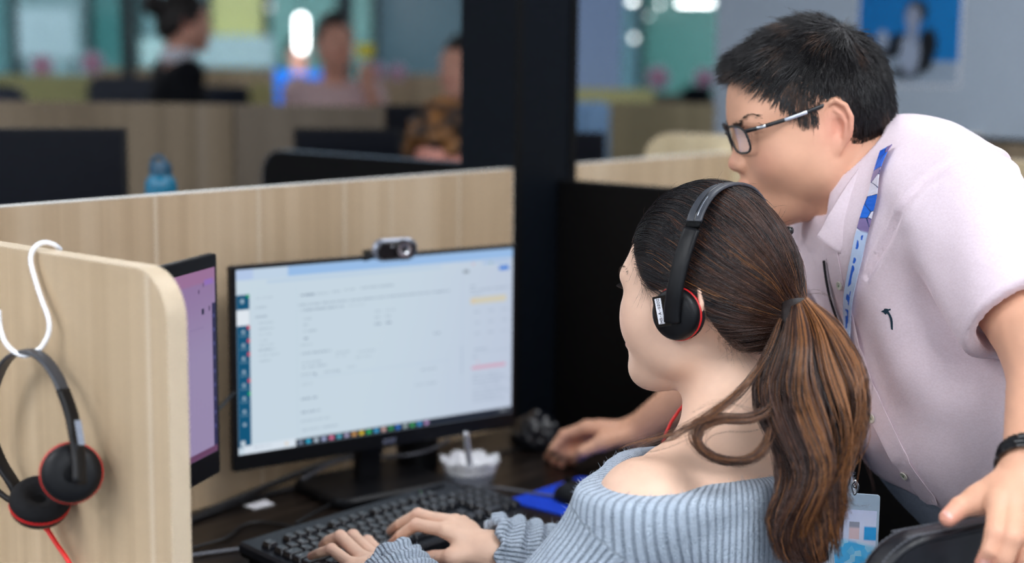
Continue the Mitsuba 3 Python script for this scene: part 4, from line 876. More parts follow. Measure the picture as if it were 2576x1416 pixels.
# brows and lashes
S = []
def brows(fn, to, z0=.034, arch=.006):
    t = r_.random(300); sg = np.repeat([1, -1], 150); q = np.c_[.096 - .022 * t ** 2, (.014 + .036 * t) * sg, z0 + arch * np.sin(t * 2.6) + r_.normal(0, .0012, 300)]; q = project(fn, q, .0004)
    d = np.c_[-.1 - .3 * t, sg, .35 - .5 * t]; d /= np.linalg.norm(d, axis=1, keepdims=True)
    return [np.c_[A([to(*(q[i] + d[i] * .007 * e + A([.0008, 0, 0]) * e)) for e in np.linspace(0, 1, 4)]), np.linspace(.00018, .00006, 4)] for i in range(300)]
S = brows(lambda p: head_fn(p, GW), wh)
put_strands('eyebrow', woman, {'m_hair_black': S})
S = []
for s in (1, -1):
    for k in range(60):
        t = k / 59; y = (.018 + .030 * t) * s; q = A([.0950 - .012 * t ** 2, y, .0195]); d = A([.9 - .3 * t, s * (t - .2) * 1.0, -.12]); ln_ = .012 + .004 * t
        S.append(np.c_[A([wh(*(q + d * ln_ * e + A([0, 0, .007]) * e * e)) for e in np.linspace(0, 1, 5)]), np.linspace(.00026, .00006, 5)])
put_strands('eyelash', woman, {'m_hair_black': S})
# hair tie
t = thing('hair_tie', 'black cloth hair tie around the woman\'s ponytail', 'hair tie')
tc, tn = wh(*TIE), nrm(at(2030, 760, 1.735) - wh(*A([-.09, 0, -.01]))); ax1 = nrm(np.cross(tn, CR)); ax2 = np.cross(tn, ax1); ph = np.linspace(0, 2 * np.pi, 25)[:-1]
for k, (dz, rr) in enumerate(((0, .0225), (.007, .0215))):
    ring = [tc + tn * (dz + .002 * math.sin(3 * a)) + (ax1 * math.cos(a) + ax2 * math.sin(a)) * rr for a in ph]; obj('band', tube(smooth_path(ring + ring[:1], 3), .0045, 10, cap=False), 'm_black_matte', t, smooth=True)
pq = project(w_cap, A([[-.088, -.050, .088]]), .004)[0]; e = trimesh.creation.icosphere(2)
k = obj('hair_pin', cat(TR(e.vertices * .0055 + wh(*pq), e.faces), tube([wh(*pq), wh(*(pq + A([.012, .006, -.002])))], .0012, 6)), 'm_black_gloss', smooth=True); tag(k, 'small black bead hair pin at the back of the woman\'s head', 'hair pin')
# ---------------------------------------------------------------- headsets
def cup(parent, M, boom=False, sticker=None):
    """ear cup; local z points outwards from the ear, y up"""
    e = put('ear_cup', mikit.ply(moved(lathe([(0, .0135), (.012, .0138), (.022, .0128), (.028, .010), (.0305, .006), (.031, .001), (.030, 0), (0, 0)], 48), M), 'm_black', 40), parent)
    obj('hub', lathe([(0, .0165), (.006, .0165), (.0085, .0150), (.009, .0125)], 28), 'm_black_matte', e, M=M, smooth=40)
    obj('ring', lathe([(.0298, -.0022), (.0318, -.0018), (.0322, -.0004), (.0316, .0010), (.030, .0012)], 48), 'm_red', e, M=M, smooth=60, label='thin red ring')
    obj('cushion', lathe([(.006, -.0075), (.011, -.0125), (.016, -.0165), (.022, -.0178), (.028, -.0155), (.0315, -.010), (.0322, -.005), (.0305, -.0018), (.006, -.0018)], 48), 'm_foam', e, M=M, smooth=60, label='black foam cushion')
    obj('speaker_cover', lathe([(0, -.0075), (.0105, -.0078), (.0105, -.002), (0, -.002)], 28), 'm_black_matte', e, M=M)
    return e
t = thing('headset', 'black headset with red rings worn by the seated woman', 'headset')
def wM(x, y, z, s): return frame(wh(x, y, z), -HF * s, None, HL * s)
cx = -.012
def bx_(z): return cx - .002 - .018 * min(max(z, 0) / .1, 1)
for s in (1, -1):
    M = wM(cx, s * .0925, .000, s); e = cup(t, M)
    arm = [wh(bx_(z), s * y, z) for y, z in ((.1085, -.008), (.1095, .005), (.110, .03), (.105, .06), (.0965, .085), (.0895, .0995))]
    obj('slider', tube(smooth_path(arm, 5), 1., 16, flat=(.0105, .0042, .7), up=HF), 'm_black', t, smooth=True)
    obj('collar', tube([wh(bx_(.101), s * .0885, .101), wh(bx_(.107), s * .0855, .107)], 1., 16, flat=(.0088, .0036, .7), up=HF), 'm_black_matte', t, smooth=True)
band = [(.0850, .107), (.078, .117), (.064, .1285), (.046, .1380), (.024, .1435), (0, .1452)]
bp = smooth_path([wh(bx_(z), y, z) for y, z in band] + [wh(bx_(z), -y, z) for y, z in band[-2::-1]], 5)
obj('headband', tube(bp, 1., 18, flat=(.0100, .0026, .6), up=HF), mat('m_band', srgb(52, 55, 62), .42, .5), t, smooth=True)
gp = smooth_path([wh(bx_(z) - .001, y + .0022 * math.sin(a), z + .0022 * math.cos(a)) for (y, z), a in zip(band, (1.1, 1.0, .85, .55, .3, 0))], 5)
obj('groove', tube(gp, 1., 8, flat=(.0010, .0008), up=HF), 'm_black_gloss', t, smooth=True)
obj('trim_line', tube(gp[3:13] - HF * .003, 1., 8, flat=(.0006, .0007), up=HF), 'm_silver', t, smooth=True)
Mp = frame(wh(cx + .0125, .1058, .004), nrm(-HF), None, HL)
obj('plate', bevel_extr(rrect(.020, .036, .002), .0012, .0003), 'm_black_gloss', t, M=Mp @ trimesh.transformations.rotation_matrix(.18, [0, 0, 1]))
Ml = frame(wh(cx + .0150, .1072, .004), nrm(-HF), None, HL) @ trimesh.transformations.rotation_matrix(.18, [0, 0, 1])
lb = obj('sticker', bevel_extr(rrect(.0085, .030, .0006), .0004, .0001), 'm_paper', t, M=Ml, label='white asset label')
tx = meshkit.text_mesh('HS-A-0202', .0036, .00015, True); tx.apply_translation([-tx.bounds[1][0] / 2, -.0018, 0])
obj('lettering', tx, 'm_black_matte', lb, M=Ml @ A([[0, -1, 0, 0], [1, 0, 0, 0], [0, 0, 1, .0004], [0, 0, 0, 1.]]))
obj('boom', tube(smooth_path([wh(cx + .008, -.106, -.004), wh(.03, -.108, -.02), wh(.07, -.09, -.045), wh(.10, -.055, -.055)], 5), .0026, 8), 'm_black', t, smooth=True)
obj('cord', tube(smooth_path([wh(cx + .004, -.098, -.028), wh(.012, -.086, -.07), at(1688, 1062, 1.985), wb(.10, -.02, .90), wb(.16, -.03, .80), wb(.21, -.09, .745), wb(.35, -.12, .737)], 6), .0021, 8), 'm_cable_red', t, smooth=True, label='thin red cord')
# S-hook and the headset that hangs from it on the side partition
def pl(px, py, o):
    d = FWD + CR * (px - 1288) / FPX - CU * (py - 708) / FPX; return EYE + d * ((CORNER - EYE) @ DA - .0235 - o) / (d @ DA)
hook = [pl(152, 628, -.030), pl(135, 615, -.020), pl(112, 610, -.010), pl(92, 618, .001), pl(80, 636, .006), pl(78, 660, .008), pl(88, 700, .009), pl(104, 750, .011), pl(122, 800, .013), pl(123, 835, .014), pl(108, 868, .020), pl(90, 884, .026), pl(62, 894, .034), pl(35, 884, .038), pl(12, 858, .038), pl(0, 820, .036), pl(-3, 780, .034)]
k = obj('hook', tube(smooth_path(hook, 6), .0029, 12), 'm_white_plastic', smooth=True); tag(k, 'white S-shaped hook hung over the side partition\'s top edge', 'hook')
t = thing('headset', 'black headset with red rings hanging from the white hook', 'headset')
o_ = .030
lp = [(-28, 1065), (-22, 1000), (0, 935), (30, 895), (75, 884), (112, 905), (142, 945), (160, 985)]
PB = smooth_path([pl(x, y, o_) for x, y in lp], 6); cen = pl(80, 1010, o_); tg = np.gradient(PB, axis=0)
sideN = nrm(-DA * .9 + DN * .25)
obj('headband', tube(PB, 1., 16, flat=(.0082, .0026, .6), up=sideN), 'm_band', t, smooth=True)
a1 = smooth_path([pl(158, 980, o_), pl(176, 1030, o_), pl(189, 1085, o_ + .004), pl(197, 1140, o_ + .012), pl(200, 1215, o_ + .021)], 6)
obj('slider', tube(a1, 1., 16, flat=(.0085, .0038, .7), up=sideN), 'm_black', t, smooth=True)
a2 = smooth_path([pl(-28, 1060, o_), pl(-20, 1110, o_), pl(2, 1165, o_), pl(30, 1210, o_ - .002), pl(50, 1245, o_ - .006)], 6)
obj('slider', tube(a2, 1., 16, flat=(.0085, .0038, .7), up=sideN), 'm_black', t, smooth=True)
z1 = nrm(-FWD * .93 + CR * .30 + CU * .05); c1 = pl(180, 1190, o_ + .008)
cup(t, frame(c1, np.cross(CU, z1), None, z1))
z2 = nrm(-CU * .80 - CR * .22 + FWD * .55); c2 = pl(100, 1268, .030)
cup(t, frame(c2, CR - z2 * (CR @ z2), None, z2))
obj('boom', tube(smooth_path([pl(45, 1262, .018), pl(20, 1255, .020), pl(-30, 1215, .022), pl(-80, 1180, .022)], 5), .0034, 10), 'm_black', t, smooth=True)
st = bevel_extr(rrect(.0085, .026, .0008), .0005, .0001); sm_ = pl(201, 1088, o_ + .0105); upv = nrm(pl(197, 1065, o_) - pl(204, 1120, o_))
obj('sticker', st, 'm_silver', t, M=frame(sm_, np.cross(upv, nrm(sideN + CR * .5)), None, nrm(sideN + CR * .5)) if False else frame(sm_, nrm(np.cross(upv, sideN)), None, sideN), label='white tape sticker')
obj('cord', tube(smooth_path([pl(112, 1320, .016), pl(124, 1340, .014), pl(145, 1372, .012), pl(172, 1412, .010), pl(196, 1470, .008), pl(200, 1560, .006), pl(170, 1700, .006)], 6), [.0042] * 4 + [.0024] * 33 if False else .0026, 10), 'm_cable_red', t, smooth=True, label='thin red cord')
obj('strain_relief', tube([pl(108, 1312, .017), pl(120, 1332, .0145)], [.005, .0035], 12), 'm_cable_red', t, smooth=True)
# ---------------------------------------------------------------- the man who leans over
def dirs(p, deg):
    v = nrm(A([p[0], p[1], 0])); sl = A([-v[1], v[0], 0]); a = math.radians(deg); f = sl * math.cos(a) - v * math.sin(a); return f, np.cross(ZZ, f)
_e = at(2088, 338, 2.0); _f, ML = dirs(_e, 15); _p = math.radians(16)
MF = nrm(_f * math.cos(_p) - ZZ * math.sin(_p)); MU = np.cross(MF, ML); MRm = np.stack([MF, ML, MU], 1); MS_ = 1.03
MH = _e - ML * .0765 * MS_ + ZZ * .004
def mh(x, y, z): return MH + MRm @ A([x, y, z]) * MS_
def m_loc(P): return (P - MH) @ MRm / MS_
GM = dict(w=1.03, full=1.25, nose=.55, eye=.0022, fore=1, brow=1., mouth=.008)
NBm, CHm, BEm, HIm = at(2205, 500, 2.07), at(2300, 640, 2.055), at(2466, 1000, 2.02), at(2650, 1320, 2.0)
BF, BL = dirs(CHm, 24)
SLm, ELm, WLm = at(2425, 545, 1.905), at(2640, 900, 1.75), at(2598, 1164, 1.625)
SRm, ERm, WRm = at(2095, 600, 2.235), at(1850, 905, 2.50), at(1606, 1086, 2.655)
def m_torso(P, o=0.):
    d = s_flat(P, CHm, BEm, .155 + o, .158 + o, BF, .80)
    d = smin(d, s_flat(P, BEm, HIm, .156 + o, .150 + o, BF, .86), .06)
    d = smin(d, s_ell(P, BEm + BF * .012 + ZZ * -.0, A([.138, .138, .14]) + o), .06)
    d = smin(d, s_cone(P, CHm * .45 + SLm * .55 + ZZ * .0, SLm, .078 + o, .066 + o), .06); d = smin(d, s_cone(P, CHm * .45 + SRm * .55, SRm, .078 + o, .066 + o), .06)
    d = smin(d, s_cone(P, at(2300, 470, 2.06), at(2370, 500, 1.98), .075 + o, .062 + o), .06)            # the bent upper back
    return smin(d, s_cone(P, NBm, CHm, .066 + o, .10 + o), .05)
def m_neck(P): return smin(s_cone(P, mh(-.026, 0, -.035), NBm, .058, .064), s_cone(P, mh(.02, 0, -.07), NBm + MF * .02, .038, .055), .04)
HMr = dict(wrist=WRm, index=[at(1476, 1074, 2.655), at(1420, 1094, 2.672), at(1394, 1126, 2.675), dkh(1380, 1150, .008)], middle=[at(1484, 1078, 2.675), at(1432, 1102, 2.69), at(1408, 1136, 2.685), dkh(1396, 1162, .008)],
    ring=[at(1492, 1084, 2.695), at(1446, 1110, 2.70), at(1424, 1142, 2.69), dkh(1414, 1168, .008)], little=[at(1508, 1090, 2.70), at(1470, 1116, 2.70), at(1450, 1142, 2.68), dkh(1440, 1160, .007)],
    thumb=[at(1574, 1104, 2.63), at(1518, 1112, 2.615), at(1470, 1134, 2.615), dkh(1440, 1160, .010)])
HMl = dict(wrist=WLm, index=[at(2512, 1262, 1.588), at(2505, 1340, 1.560), at(2490, 1384, 1.558), at(2473, 1416, 1.566)], middle=[at(2553, 1264, 1.585), at(2545, 1350, 1.552), at(2528, 1402, 1.552), at(2510, 1440, 1.560)],
    ring=[at(2594, 1268, 1.59), at(2590, 1352, 1.558), at(2575, 1402, 1.560), at(2558, 1438, 1.567)], little=[at(2632, 1272, 1.60), at(2634, 1340, 1.575), at(2622, 1380, 1.575), at(2608, 1412, 1.58)],
    thumb=[at(2530, 1212, 1.612), at(2466, 1256, 1.612), at(2416, 1276, 1.610), at(2386, 1302, 1.604)])
FT = HIm * A([1, 1, 0])
def m_legs(P, o=0.):
    d = s_flat(P, HIm + ZZ * .03, HIm - ZZ * .08, .150 + o, .148 + o, BF, .88)
    for s in (1, -1):
        hp, kn, an = HIm + BL * .085 * s - ZZ * .08, FT + BL * .12 * s + BF * .03 + ZZ * .44, FT + BL * .13 * s - BF * .02 + ZZ * .09
        d = smin(d, s_cone(P, hp, kn, .088 + o, .062 + o), .05); d = smin(d, s_cone(P, kn, an, .060 + o, .044 + o), .03)
    return d
def m_body(P):
    d = near(P, MH + MF * .01, .18, lambda q: head_fn(m_loc(q), GM) * MS_)
    d = smin(d, near(P, NBm, .22, m_neck), .026)
    d = smin(d, near(P, (CHm + HIm) / 2, .48, lambda q: m_torso(q, -.012)), .02)
    d = smin(d, near(P, ELm, .45, lambda q: smin(s_cone(q, SLm, ELm, .056, .046), s_cone(q, ELm, WLm, .046, .031), .02)), .012)
    d = smin(d, near(P, ERm, .45, lambda q: smin(s_cone(q, SRm, ERm, .056, .044), s_cone(q, ERm, WRm, .045, .029), .02)), .03)
    d = smin(d, near(P, HMl['index'][0], .15, lambda q: hand_fn(q, HMl, 1.13)), .016); d = smin(d, near(P, HMr['index'][0], .15, lambda q: hand_fn(q, HMr, 1.06)), .016)
    d = np.minimum(d, near(P, HIm * A([1, 1, .5]), .6, m_legs))
    for s in (1, -1): d = smin(d, near(P, FT + BL * .13 * s, .3, lambda q: s_flat(q, FT + BL * .13 * s - BF * .03 + ZZ * .05, FT + BL * .135 * s + BF * .15 + ZZ * .038, .042, .034, ZZ, .85)), .03)
    return d
blo, bhi = A([WRm[0] - .02, .9, 0]), A([1.15, 2.78, 1.36])
mb = patch(m_body, [(*cubic(MH + MF * .01 + MU * .02, A([.16, .155, .165])), .0024), (*bone_box(HMl), .0024), (*bone_box(HMr), .0032), (blo - A([.18, 0, 0]), bhi, .009)])
SKM = srgb(213, 161, 132)
def _mx(V, c):
    for H in (HMl, HMr): c = tips(H, c, V, srgb(222, 140, 124))
    return c
man = thing('person', 'man in pale pink shirt, glasses and lanyard, leaning over beside the seated woman', 'person')
scene[man] = mikit.ply(mb, 'm_skin', True, color=face_color(mb, m_loc, MRm, SKM, srgb(196, 110, 102), srgb(226, 150, 130), _mx))
eyes(man, mh, MS_, (1, 0, -.5))
nail(HMl, 'thumb', -FWD * .75 + CU * .55 - CR * .2, man, 1.2); nail(HMr, 'thumb', -FWD * .8 + CU * .4, man, 1.05); nail(HMl, 'index', -FWD * .9 + CU * .1, man, 1.1)
# shirt: body with sleeves, collar, placket, buttons, a small embroidered mark
def fold_noise(P): return (meshkit.fbm(P * A([7, 7, 4.]), 3, 21) - .5) * .020
def fold_lines(P):
    """soft creases that run from the armpit and hang at the waist"""
    q = P - CHm; a, b, z = q @ BL, q @ BF, q[:, 2]
    return .007 * np.sin(a * 38 + z * 22 + 3 * meshkit.noise(P * 9, 3)) * np.exp(-((z + .42) / .18) ** 2) + .0065 * np.sin((a + z) * 46 + 4 * meshkit.noise(P * 7, 9)) * np.exp(-((a - .17) / .09) ** 2 - ((z + .06) / .16) ** 2) + .004 * np.sin((a * .8 + z * 1.1 + b * .5) * 58 + 5 * meshkit.noise(P * 5, 19)) * np.clip((z - .02) / .1, 0, 1) + .0055 * np.sin((a * .55 - z) * 40 + 4 * meshkit.noise(P * 6, 29)) * np.exp(-((a + .02) / .12) ** 2 - ((z + .30) / .16) ** 2)
UL = nrm(ELm - SLm); UR = nrm(ERm - SRm); SEl, SEr = SLm + (ELm - SLm) * .75, SRm + (ERm - SRm) * .52
def m_sleeves(P):
    return np.minimum(s_cone(P, SLm - UL * .02, SEl, .077, .072), s_cone(P, SRm - UR * .02, SEr, .072, .066))
HEM = at(2360, 1300, 1.86) * A([0, 0, 1]) + HIm * A([1, 1, 0])
def m_shirt(P):
    d = near(P, (CHm + HIm) / 2, .5, lambda q: m_torso(q, .010))
    q = P - HEM; hem = -(q[:, 2] + .02 * np.sin((q @ BL) * 14)); d = smax(d, hem, .008)
    def slv(q, S, E, U, a, b):
        r = q - E; h = r @ U; rad = np.linalg.norm(r - h[:, None] * U, axis=1); e = smax(s_cone(q, S - U * .02, E + U * .05, a, b), h, .006)
        return np.maximum(e, -np.maximum(rad - (b - .017), -(h + .032)))
    d = smin(d, near(P, SLm, .36, lambda q: slv(q, SLm, SEl, UL, .077, .076)), .014); d = smin(d, near(P, SRm, .36, lambda q: slv(q, SRm, SEr, UR, .072, .066)), .03)
    nk = s_cone(P, NBm + nrm(MH - NBm) * .012, NBm + nrm(MH - NBm) * .3, .064, .10); d = smax(d, -nk, .008)
    v = s_cone(P, at(2085, 575, 2.02) - BF * -.03, NBm + nrm(MH - NBm) * .10, .012, .05); d = smax(d, -v, .008)
    seam = near(P, SLm, .25, lambda q: np.abs((q - SLm) @ UL + .030 - .25 * ((q - SLm) @ BF) ** 2 / .08)); d = d + (.0040 * np.exp(-(seam / .006) ** 2) - .002 * np.exp(-((seam - .011) / .006) ** 2)) * (np.linalg.norm(P - SLm, axis=1) < .14)
    return d + fold_noise(P) * .55 + fold_lines(P)
sh = surface(m_shirt, A([.22, 1.62, .72]), A([.86, 2.46, 1.40]), .0046, True)
_weave = lambda p, n, uv: (noise(p.x * 1400, p.y * 1400, p.z * 300) + noise(p.x * 300, p.y * 300, p.z * 1400)) * .00018 + fbm(p.x * 24, p.y * 24, p.z * 24, 2) * .0011
mat('m_shirt', lambda p, n, uv: mix(srgb(213, 196, 203), srgb(225, 210, 218), fbm(p.x * 500, p.y * 500, p.z * 500, 2)), .85, .15, bump=(_weave, 1., 5e-4), sheen=.3)
sk = obj('shirt', sh, 'm_shirt', man, smooth=True, label='pale pink short-sleeved shirt')
nu = nrm(MH - NBm)
cp = smooth_path([at(2080, 596, 1.995), at(2112, 540, 1.985), at(2160, 462, 1.985), at(2212, 392, 2.0), at(2258, 358, 2.06), at(2244, 368, 2.13), at(2180, 440, 2.17), at(2110, 540, 2.13), at(2072, 600, 2.05)], 8)
cc = cp.mean(0); ov_ = A([nrm((p - cc) - nu * ((p - cc) @ nu)) for p in cp]); up_ = nu - ov_ * .42; cp = cp + ov_ * .007
obj('collar', tube(cp - nu * .010, 1., 14, flat=(.0225, .0024, .75), up=up_), 'm_shirt', sk, smooth=True)
def on_shirt(px, py, off=.001, D0=1.7, fn=m_shirt):
    """first point of the shirt under a pixel"""
    d = at(px, py, 1.) - EYE; t = D0
    for _ in range(60):
        s = float(m_torso((EYE + d * t)[None], .010)[0])
        if s < 2e-4: break
        t += s * .6
    p = project(fn, (EYE + d * t)[None], 0., 3)[0]; n = grad(fn, p[None], .004)[0]; return p + n * off, n
pk = [on_shirt(x, y, .0012) for x, y in ((2092, 640), (2108, 720), (2130, 800), (2155, 900), (2190, 1000), (2230, 1085), (2276, 1170), (2345, 1270))]
obj('placket', tube(smooth_path([p for p, n in pk], 6), 1., 12, flat=(.0005, .0150, .5), up=np.repeat(A([n for p, n in pk]), 6, 0)[:43]), 'm_shirt', sk, smooth=True)
mat('m_button', srgb(206, 204, 190), .3, .5); mat('m_thread', srgb(70, 110, 66), .7, .2)
for x, y in ((2116, 718), (2200, 1052), (2278, 1194)):
    p, n = on_shirt(x, y, .0026); b = obj('button', lathe([(0, 0), (.005, 0), (.0058, .0008), (.0058, .0018), (.005, .0022), (.0042, .0016), (0, .0016)], 24), 'm_button', sk, M=frame(p, CU - n * (CU @ n), None, n), smooth=40)
    obj('thread', cbox([0, 0, .0019], [.003, .0012, .0008], .0002), 'm_thread', b, M=frame(p, CU - n * (CU @ n), None, n))
p, n = on_shirt(2240, 806, .0006); Me = frame(p, CR - n * (CR @ n), None, n)
emb = [[(-.006, .011), (-.0045, .014), (-.002, .0145), (.0005, .0135), (.0005, .011), (-.002, .0095), (-.003, .0075)], [(-.002, .010), (.001, .007), (.003, .002), (.0038, -.003), (.0042, -.012), (.0055, -.0125), (.0058, -.004), (.0052, .002), (.003, .007), (.0005, .011)], [(-.0085, .0115), (-.0065, .0125), (-.004, .0115), (-.0045, .0105), (-.0065, .011)], [(.0005, .013), (.0035, .0135), (.004, .0125), (.001, .0118)]]
obj('embroidery', cat([extr(Polygon(q).buffer(.0003), .0008) for q in emb]), mat('m_emb', srgb(22, 44, 58), .7, .2), sk, M=Me @ np.diag([1, 1, 1, 1.]), label='small dark green embroidered mark')
tr = surface(lambda P: smax(smin(m_legs(P, .010), near(P, HIm, .3, lambda q: m_torso(q, .001)), .02) + fold_noise(P) * .3, P[:, 2] - HIm[2] - .06, .01), HIm * A([1, 1, 0]) - A([.36, .32, -.05]), HIm * A([1, 1, 0]) + A([.36, .34, .98]), .008, True)
mat('m_trousers', lambda p, n, uv: mix(srgb(138, 147, 160), srgb(160, 168, 180), noise(p.x * 500, p.y * 500, p.z * 500)), .85, .2)
obj('trousers', tr, 'm_trousers', man, smooth=True)
# hair: short, brushed forwards from the whorl
def zlm(x): return np.interp(x, [-.12, -.095, -.075, -.05, -.03, -.012, .004, .012, .022, .034, .046, .060, .075, .09, .105, .13], [-.05, -.055, -.06, -.052, -.03, .024, .036, .010, -.006, .030, .050, .070, .090, .096, .098, .09])
def m_cap(q):
    d = s_ell(q, (-.004, 0, .042), (.103, .0845, .1035)); d = smin(d, s_ell(q, (-.034, 0, .020), (.075, .082, .085)), .03)
    return smin(d, s_ell(q, (.040, 0, .084), (.044, .056, .037)), .03)
mcap = surface(lambda q: smax(m_cap(q) + .007, (zlm(q[:, 0]) - q[:, 2]) * .8, .008) + (meshkit.noise(q * 160) - .5) * .002, (-.15, -.11, -.09), (.13, .11, .17), .003, True)
mk = obj('hair', TR((mcap.vertices @ MRm.T) * MS_ + MH, mcap.faces), 'm_hair_cap', man, smooth=True, label='short black hair with a whorl at the crown')
N = 15000; P = tri_sample(mcap, N * 2, r_); P = P[m_cap(P) > -.0088][:N]; N = len(P); g = grad(m_cap, P); WH = A([-.058, .022, .118])
top = np.clip((P[:, 2] - .045) / .06, 0, 1); Ln = .015 + .017 * top - .006 * np.clip((P[:, 0] - .03) / .05, 0, 1) * top + r_.uniform(-.005, .005, N); frt = np.clip((P[:, 0] - .035) / .04, 0, 1); Ln = np.where((P[:, 0] > -.04) & (P[:, 0] < .016) & (P[:, 2] < .062), Ln * .5, Ln)
away = P - WH; away = away + np.cross(np.broadcast_to(A([-.3, 0, 1.]), away.shape), away) * .35
d = nrm(A([1, 0, 0])) * .0 + away / np.linalg.norm(away, axis=1, keepdims=True) + A([.35, 0, .02]) * top[:, None] + A([.05, 0, -.75]) * (1 - top)[:, None]
cln = meshkit.noise(P * 75, 31)[:, None] - .5; cl2 = meshkit.noise(P * 75 + 9, 32)[:, None] - .5
d = d - g * np.sum(d * g, 1, keepdims=True); d /= np.linalg.norm(d, axis=1, keepdims=True); sd = np.cross(g, d); d = d + sd * cln * 1.0 + r_.normal(0, .12, d.shape) + A([.30, 0, .45]) * frt[:, None]
lift_ = (.22 + .22 * top + .35 * frt + cl2[:, 0] * .45)[:, None]; S, tt = [], np.linspace(0, 1, 6)
pts = np.stack([P + (d * t + g * lift_ * (t - .62 * t * t)) * Ln[:, None] - A([0, 0, .0]) for t in tt], 1)
fl = pts.reshape(-1, 3); dd = m_cap(fl); low = dd < -.005; fl[low] -= (dd[low] + .005)[:, None] * grad(m_cap, fl[low]); hd = par(lambda q: head_fn(q, GM), fl); lo_ = (hd < .0012) & (hd > -.006); fl[lo_] = project(lambda q: head_fn(q, GM), fl[lo_], .0014, 2); ear_ = (fl[:, 0] > -.026) & (fl[:, 0] < .010) & (fl[:, 2] < .036) & (fl[:, 2] > -.05) & (np.abs(fl[:, 1]) > .0815); ok_ = (hd.reshape(N, -1)[:, 2:].min(1) > -.006) & ~ear_.reshape(N, -1).any(1); pts = fl.reshape(pts.shape)
W = (pts @ MRm.T) * MS_ + MH; HAIRC['mblack'] = (srgb(9, 9, 12), srgb(24, 22, 24)); HAIRC['mbrown'] = (srgb(40, 30, 26), srgb(84, 62, 50))
groups = {'m_hair_mblack': [], 'm_hair_mbrown': []}; wn = meshkit.noise(P * A([40, 40, 18]), 8)
for i in np.flatnonzero(ok_):
    c = 'm_hair_mbrown' if wn[i] + .25 * (abs(P[i, 0] + .03) < .035) * (P[i, 2] > .05) > .78 and r_.random() < .7 else 'm_hair_mblack'
    groups[c].append(np.c_[W[i], [.00040, .00042, .0004, .00035, .00026, .0001]])
put_strands('strands', mk, groups)
S = [np.c_[s[:, :3], s[:, 3] * 2.2] for s in brows(lambda p: head_fn(p, GM), mh, .0365, .0015)]; put_strands('eyebrow', man, {'m_hair_mblack': S})
# glasses
t = thing('glasses', 'black framed glasses with silver details worn by the leaning man', 'glasses')
mat('m_glass_frame', srgb(22, 24, 28), .3, .5); scene['m_lens_glass'] = {'type': 'thindielectric', 'int_ior': 1.5}
for s in (1, -1):
    th = np.linspace(0, 2 * np.pi, 33)[:-1]; rx, rz = .0270, .0185
    ra, rb = .033 + rx * np.sign(np.cos(th)) * np.abs(np.cos(th)) ** .7, rz * np.sign(np.sin(th)) * np.abs(np.sin(th)) ** .7
    ring = A([mh(.1110 - .012 * (max(a - .012, 0) / .05) ** 1.5 + .12 * b, s * a, .0165 + b) for a, b in zip(ra, rb)])
    f_ = obj('rim', tube(smooth_path(list(ring) + [ring[0]], 2), .0016, 8, cap=False), 'm_glass_frame', t, smooth=True)
    c = ring.mean(0); V = np.vstack([ring, c + nrm(MF) * .0012]); obj('lens', TR(V, [[i, (i + 1) % 32, 32] for i in range(32)]), 'm_lens_glass', t, smooth=True)
    tp = [mh(.1015, s * .0610, .0275), mh(.099, s * .0675, .0280), mh(.084, s * .0745, .0285), mh(.045, s * .0785, .0300), mh(.012, s * .081, .0330), mh(-.004, s * .081, .034), mh(-.018, s * .081, .027), mh(-.030, s * .080, .008)]
    obj('temple', tube(smooth_path(tp, 5), 1., 12, flat=(.0026, .0012), up=MU), 'm_glass_frame', t, smooth=True)
    obj('temple_inlay', tube(smooth_path([p + ML * s * .0009 for p in tp], 5)[9:12], 1., 10, flat=(.0026, .0010), up=MU), 'm_chrome', t, smooth=True)
    obj('temple_inlay', tube(smooth_path([p + ML * s * .0009 for p in tp], 5)[14:19], 1., 10, flat=(.0026, .0010), up=MU), 'm_silver', t, smooth=True)
obj('bridge', tube(smooth_path([mh(.1110, .0085, .022), mh(.1145, .004, .0245), mh(.1145, -.004, .0245), mh(.1110, -.0085, .022)], 5), .0013, 8), 'm_glass_frame', t, smooth=True)
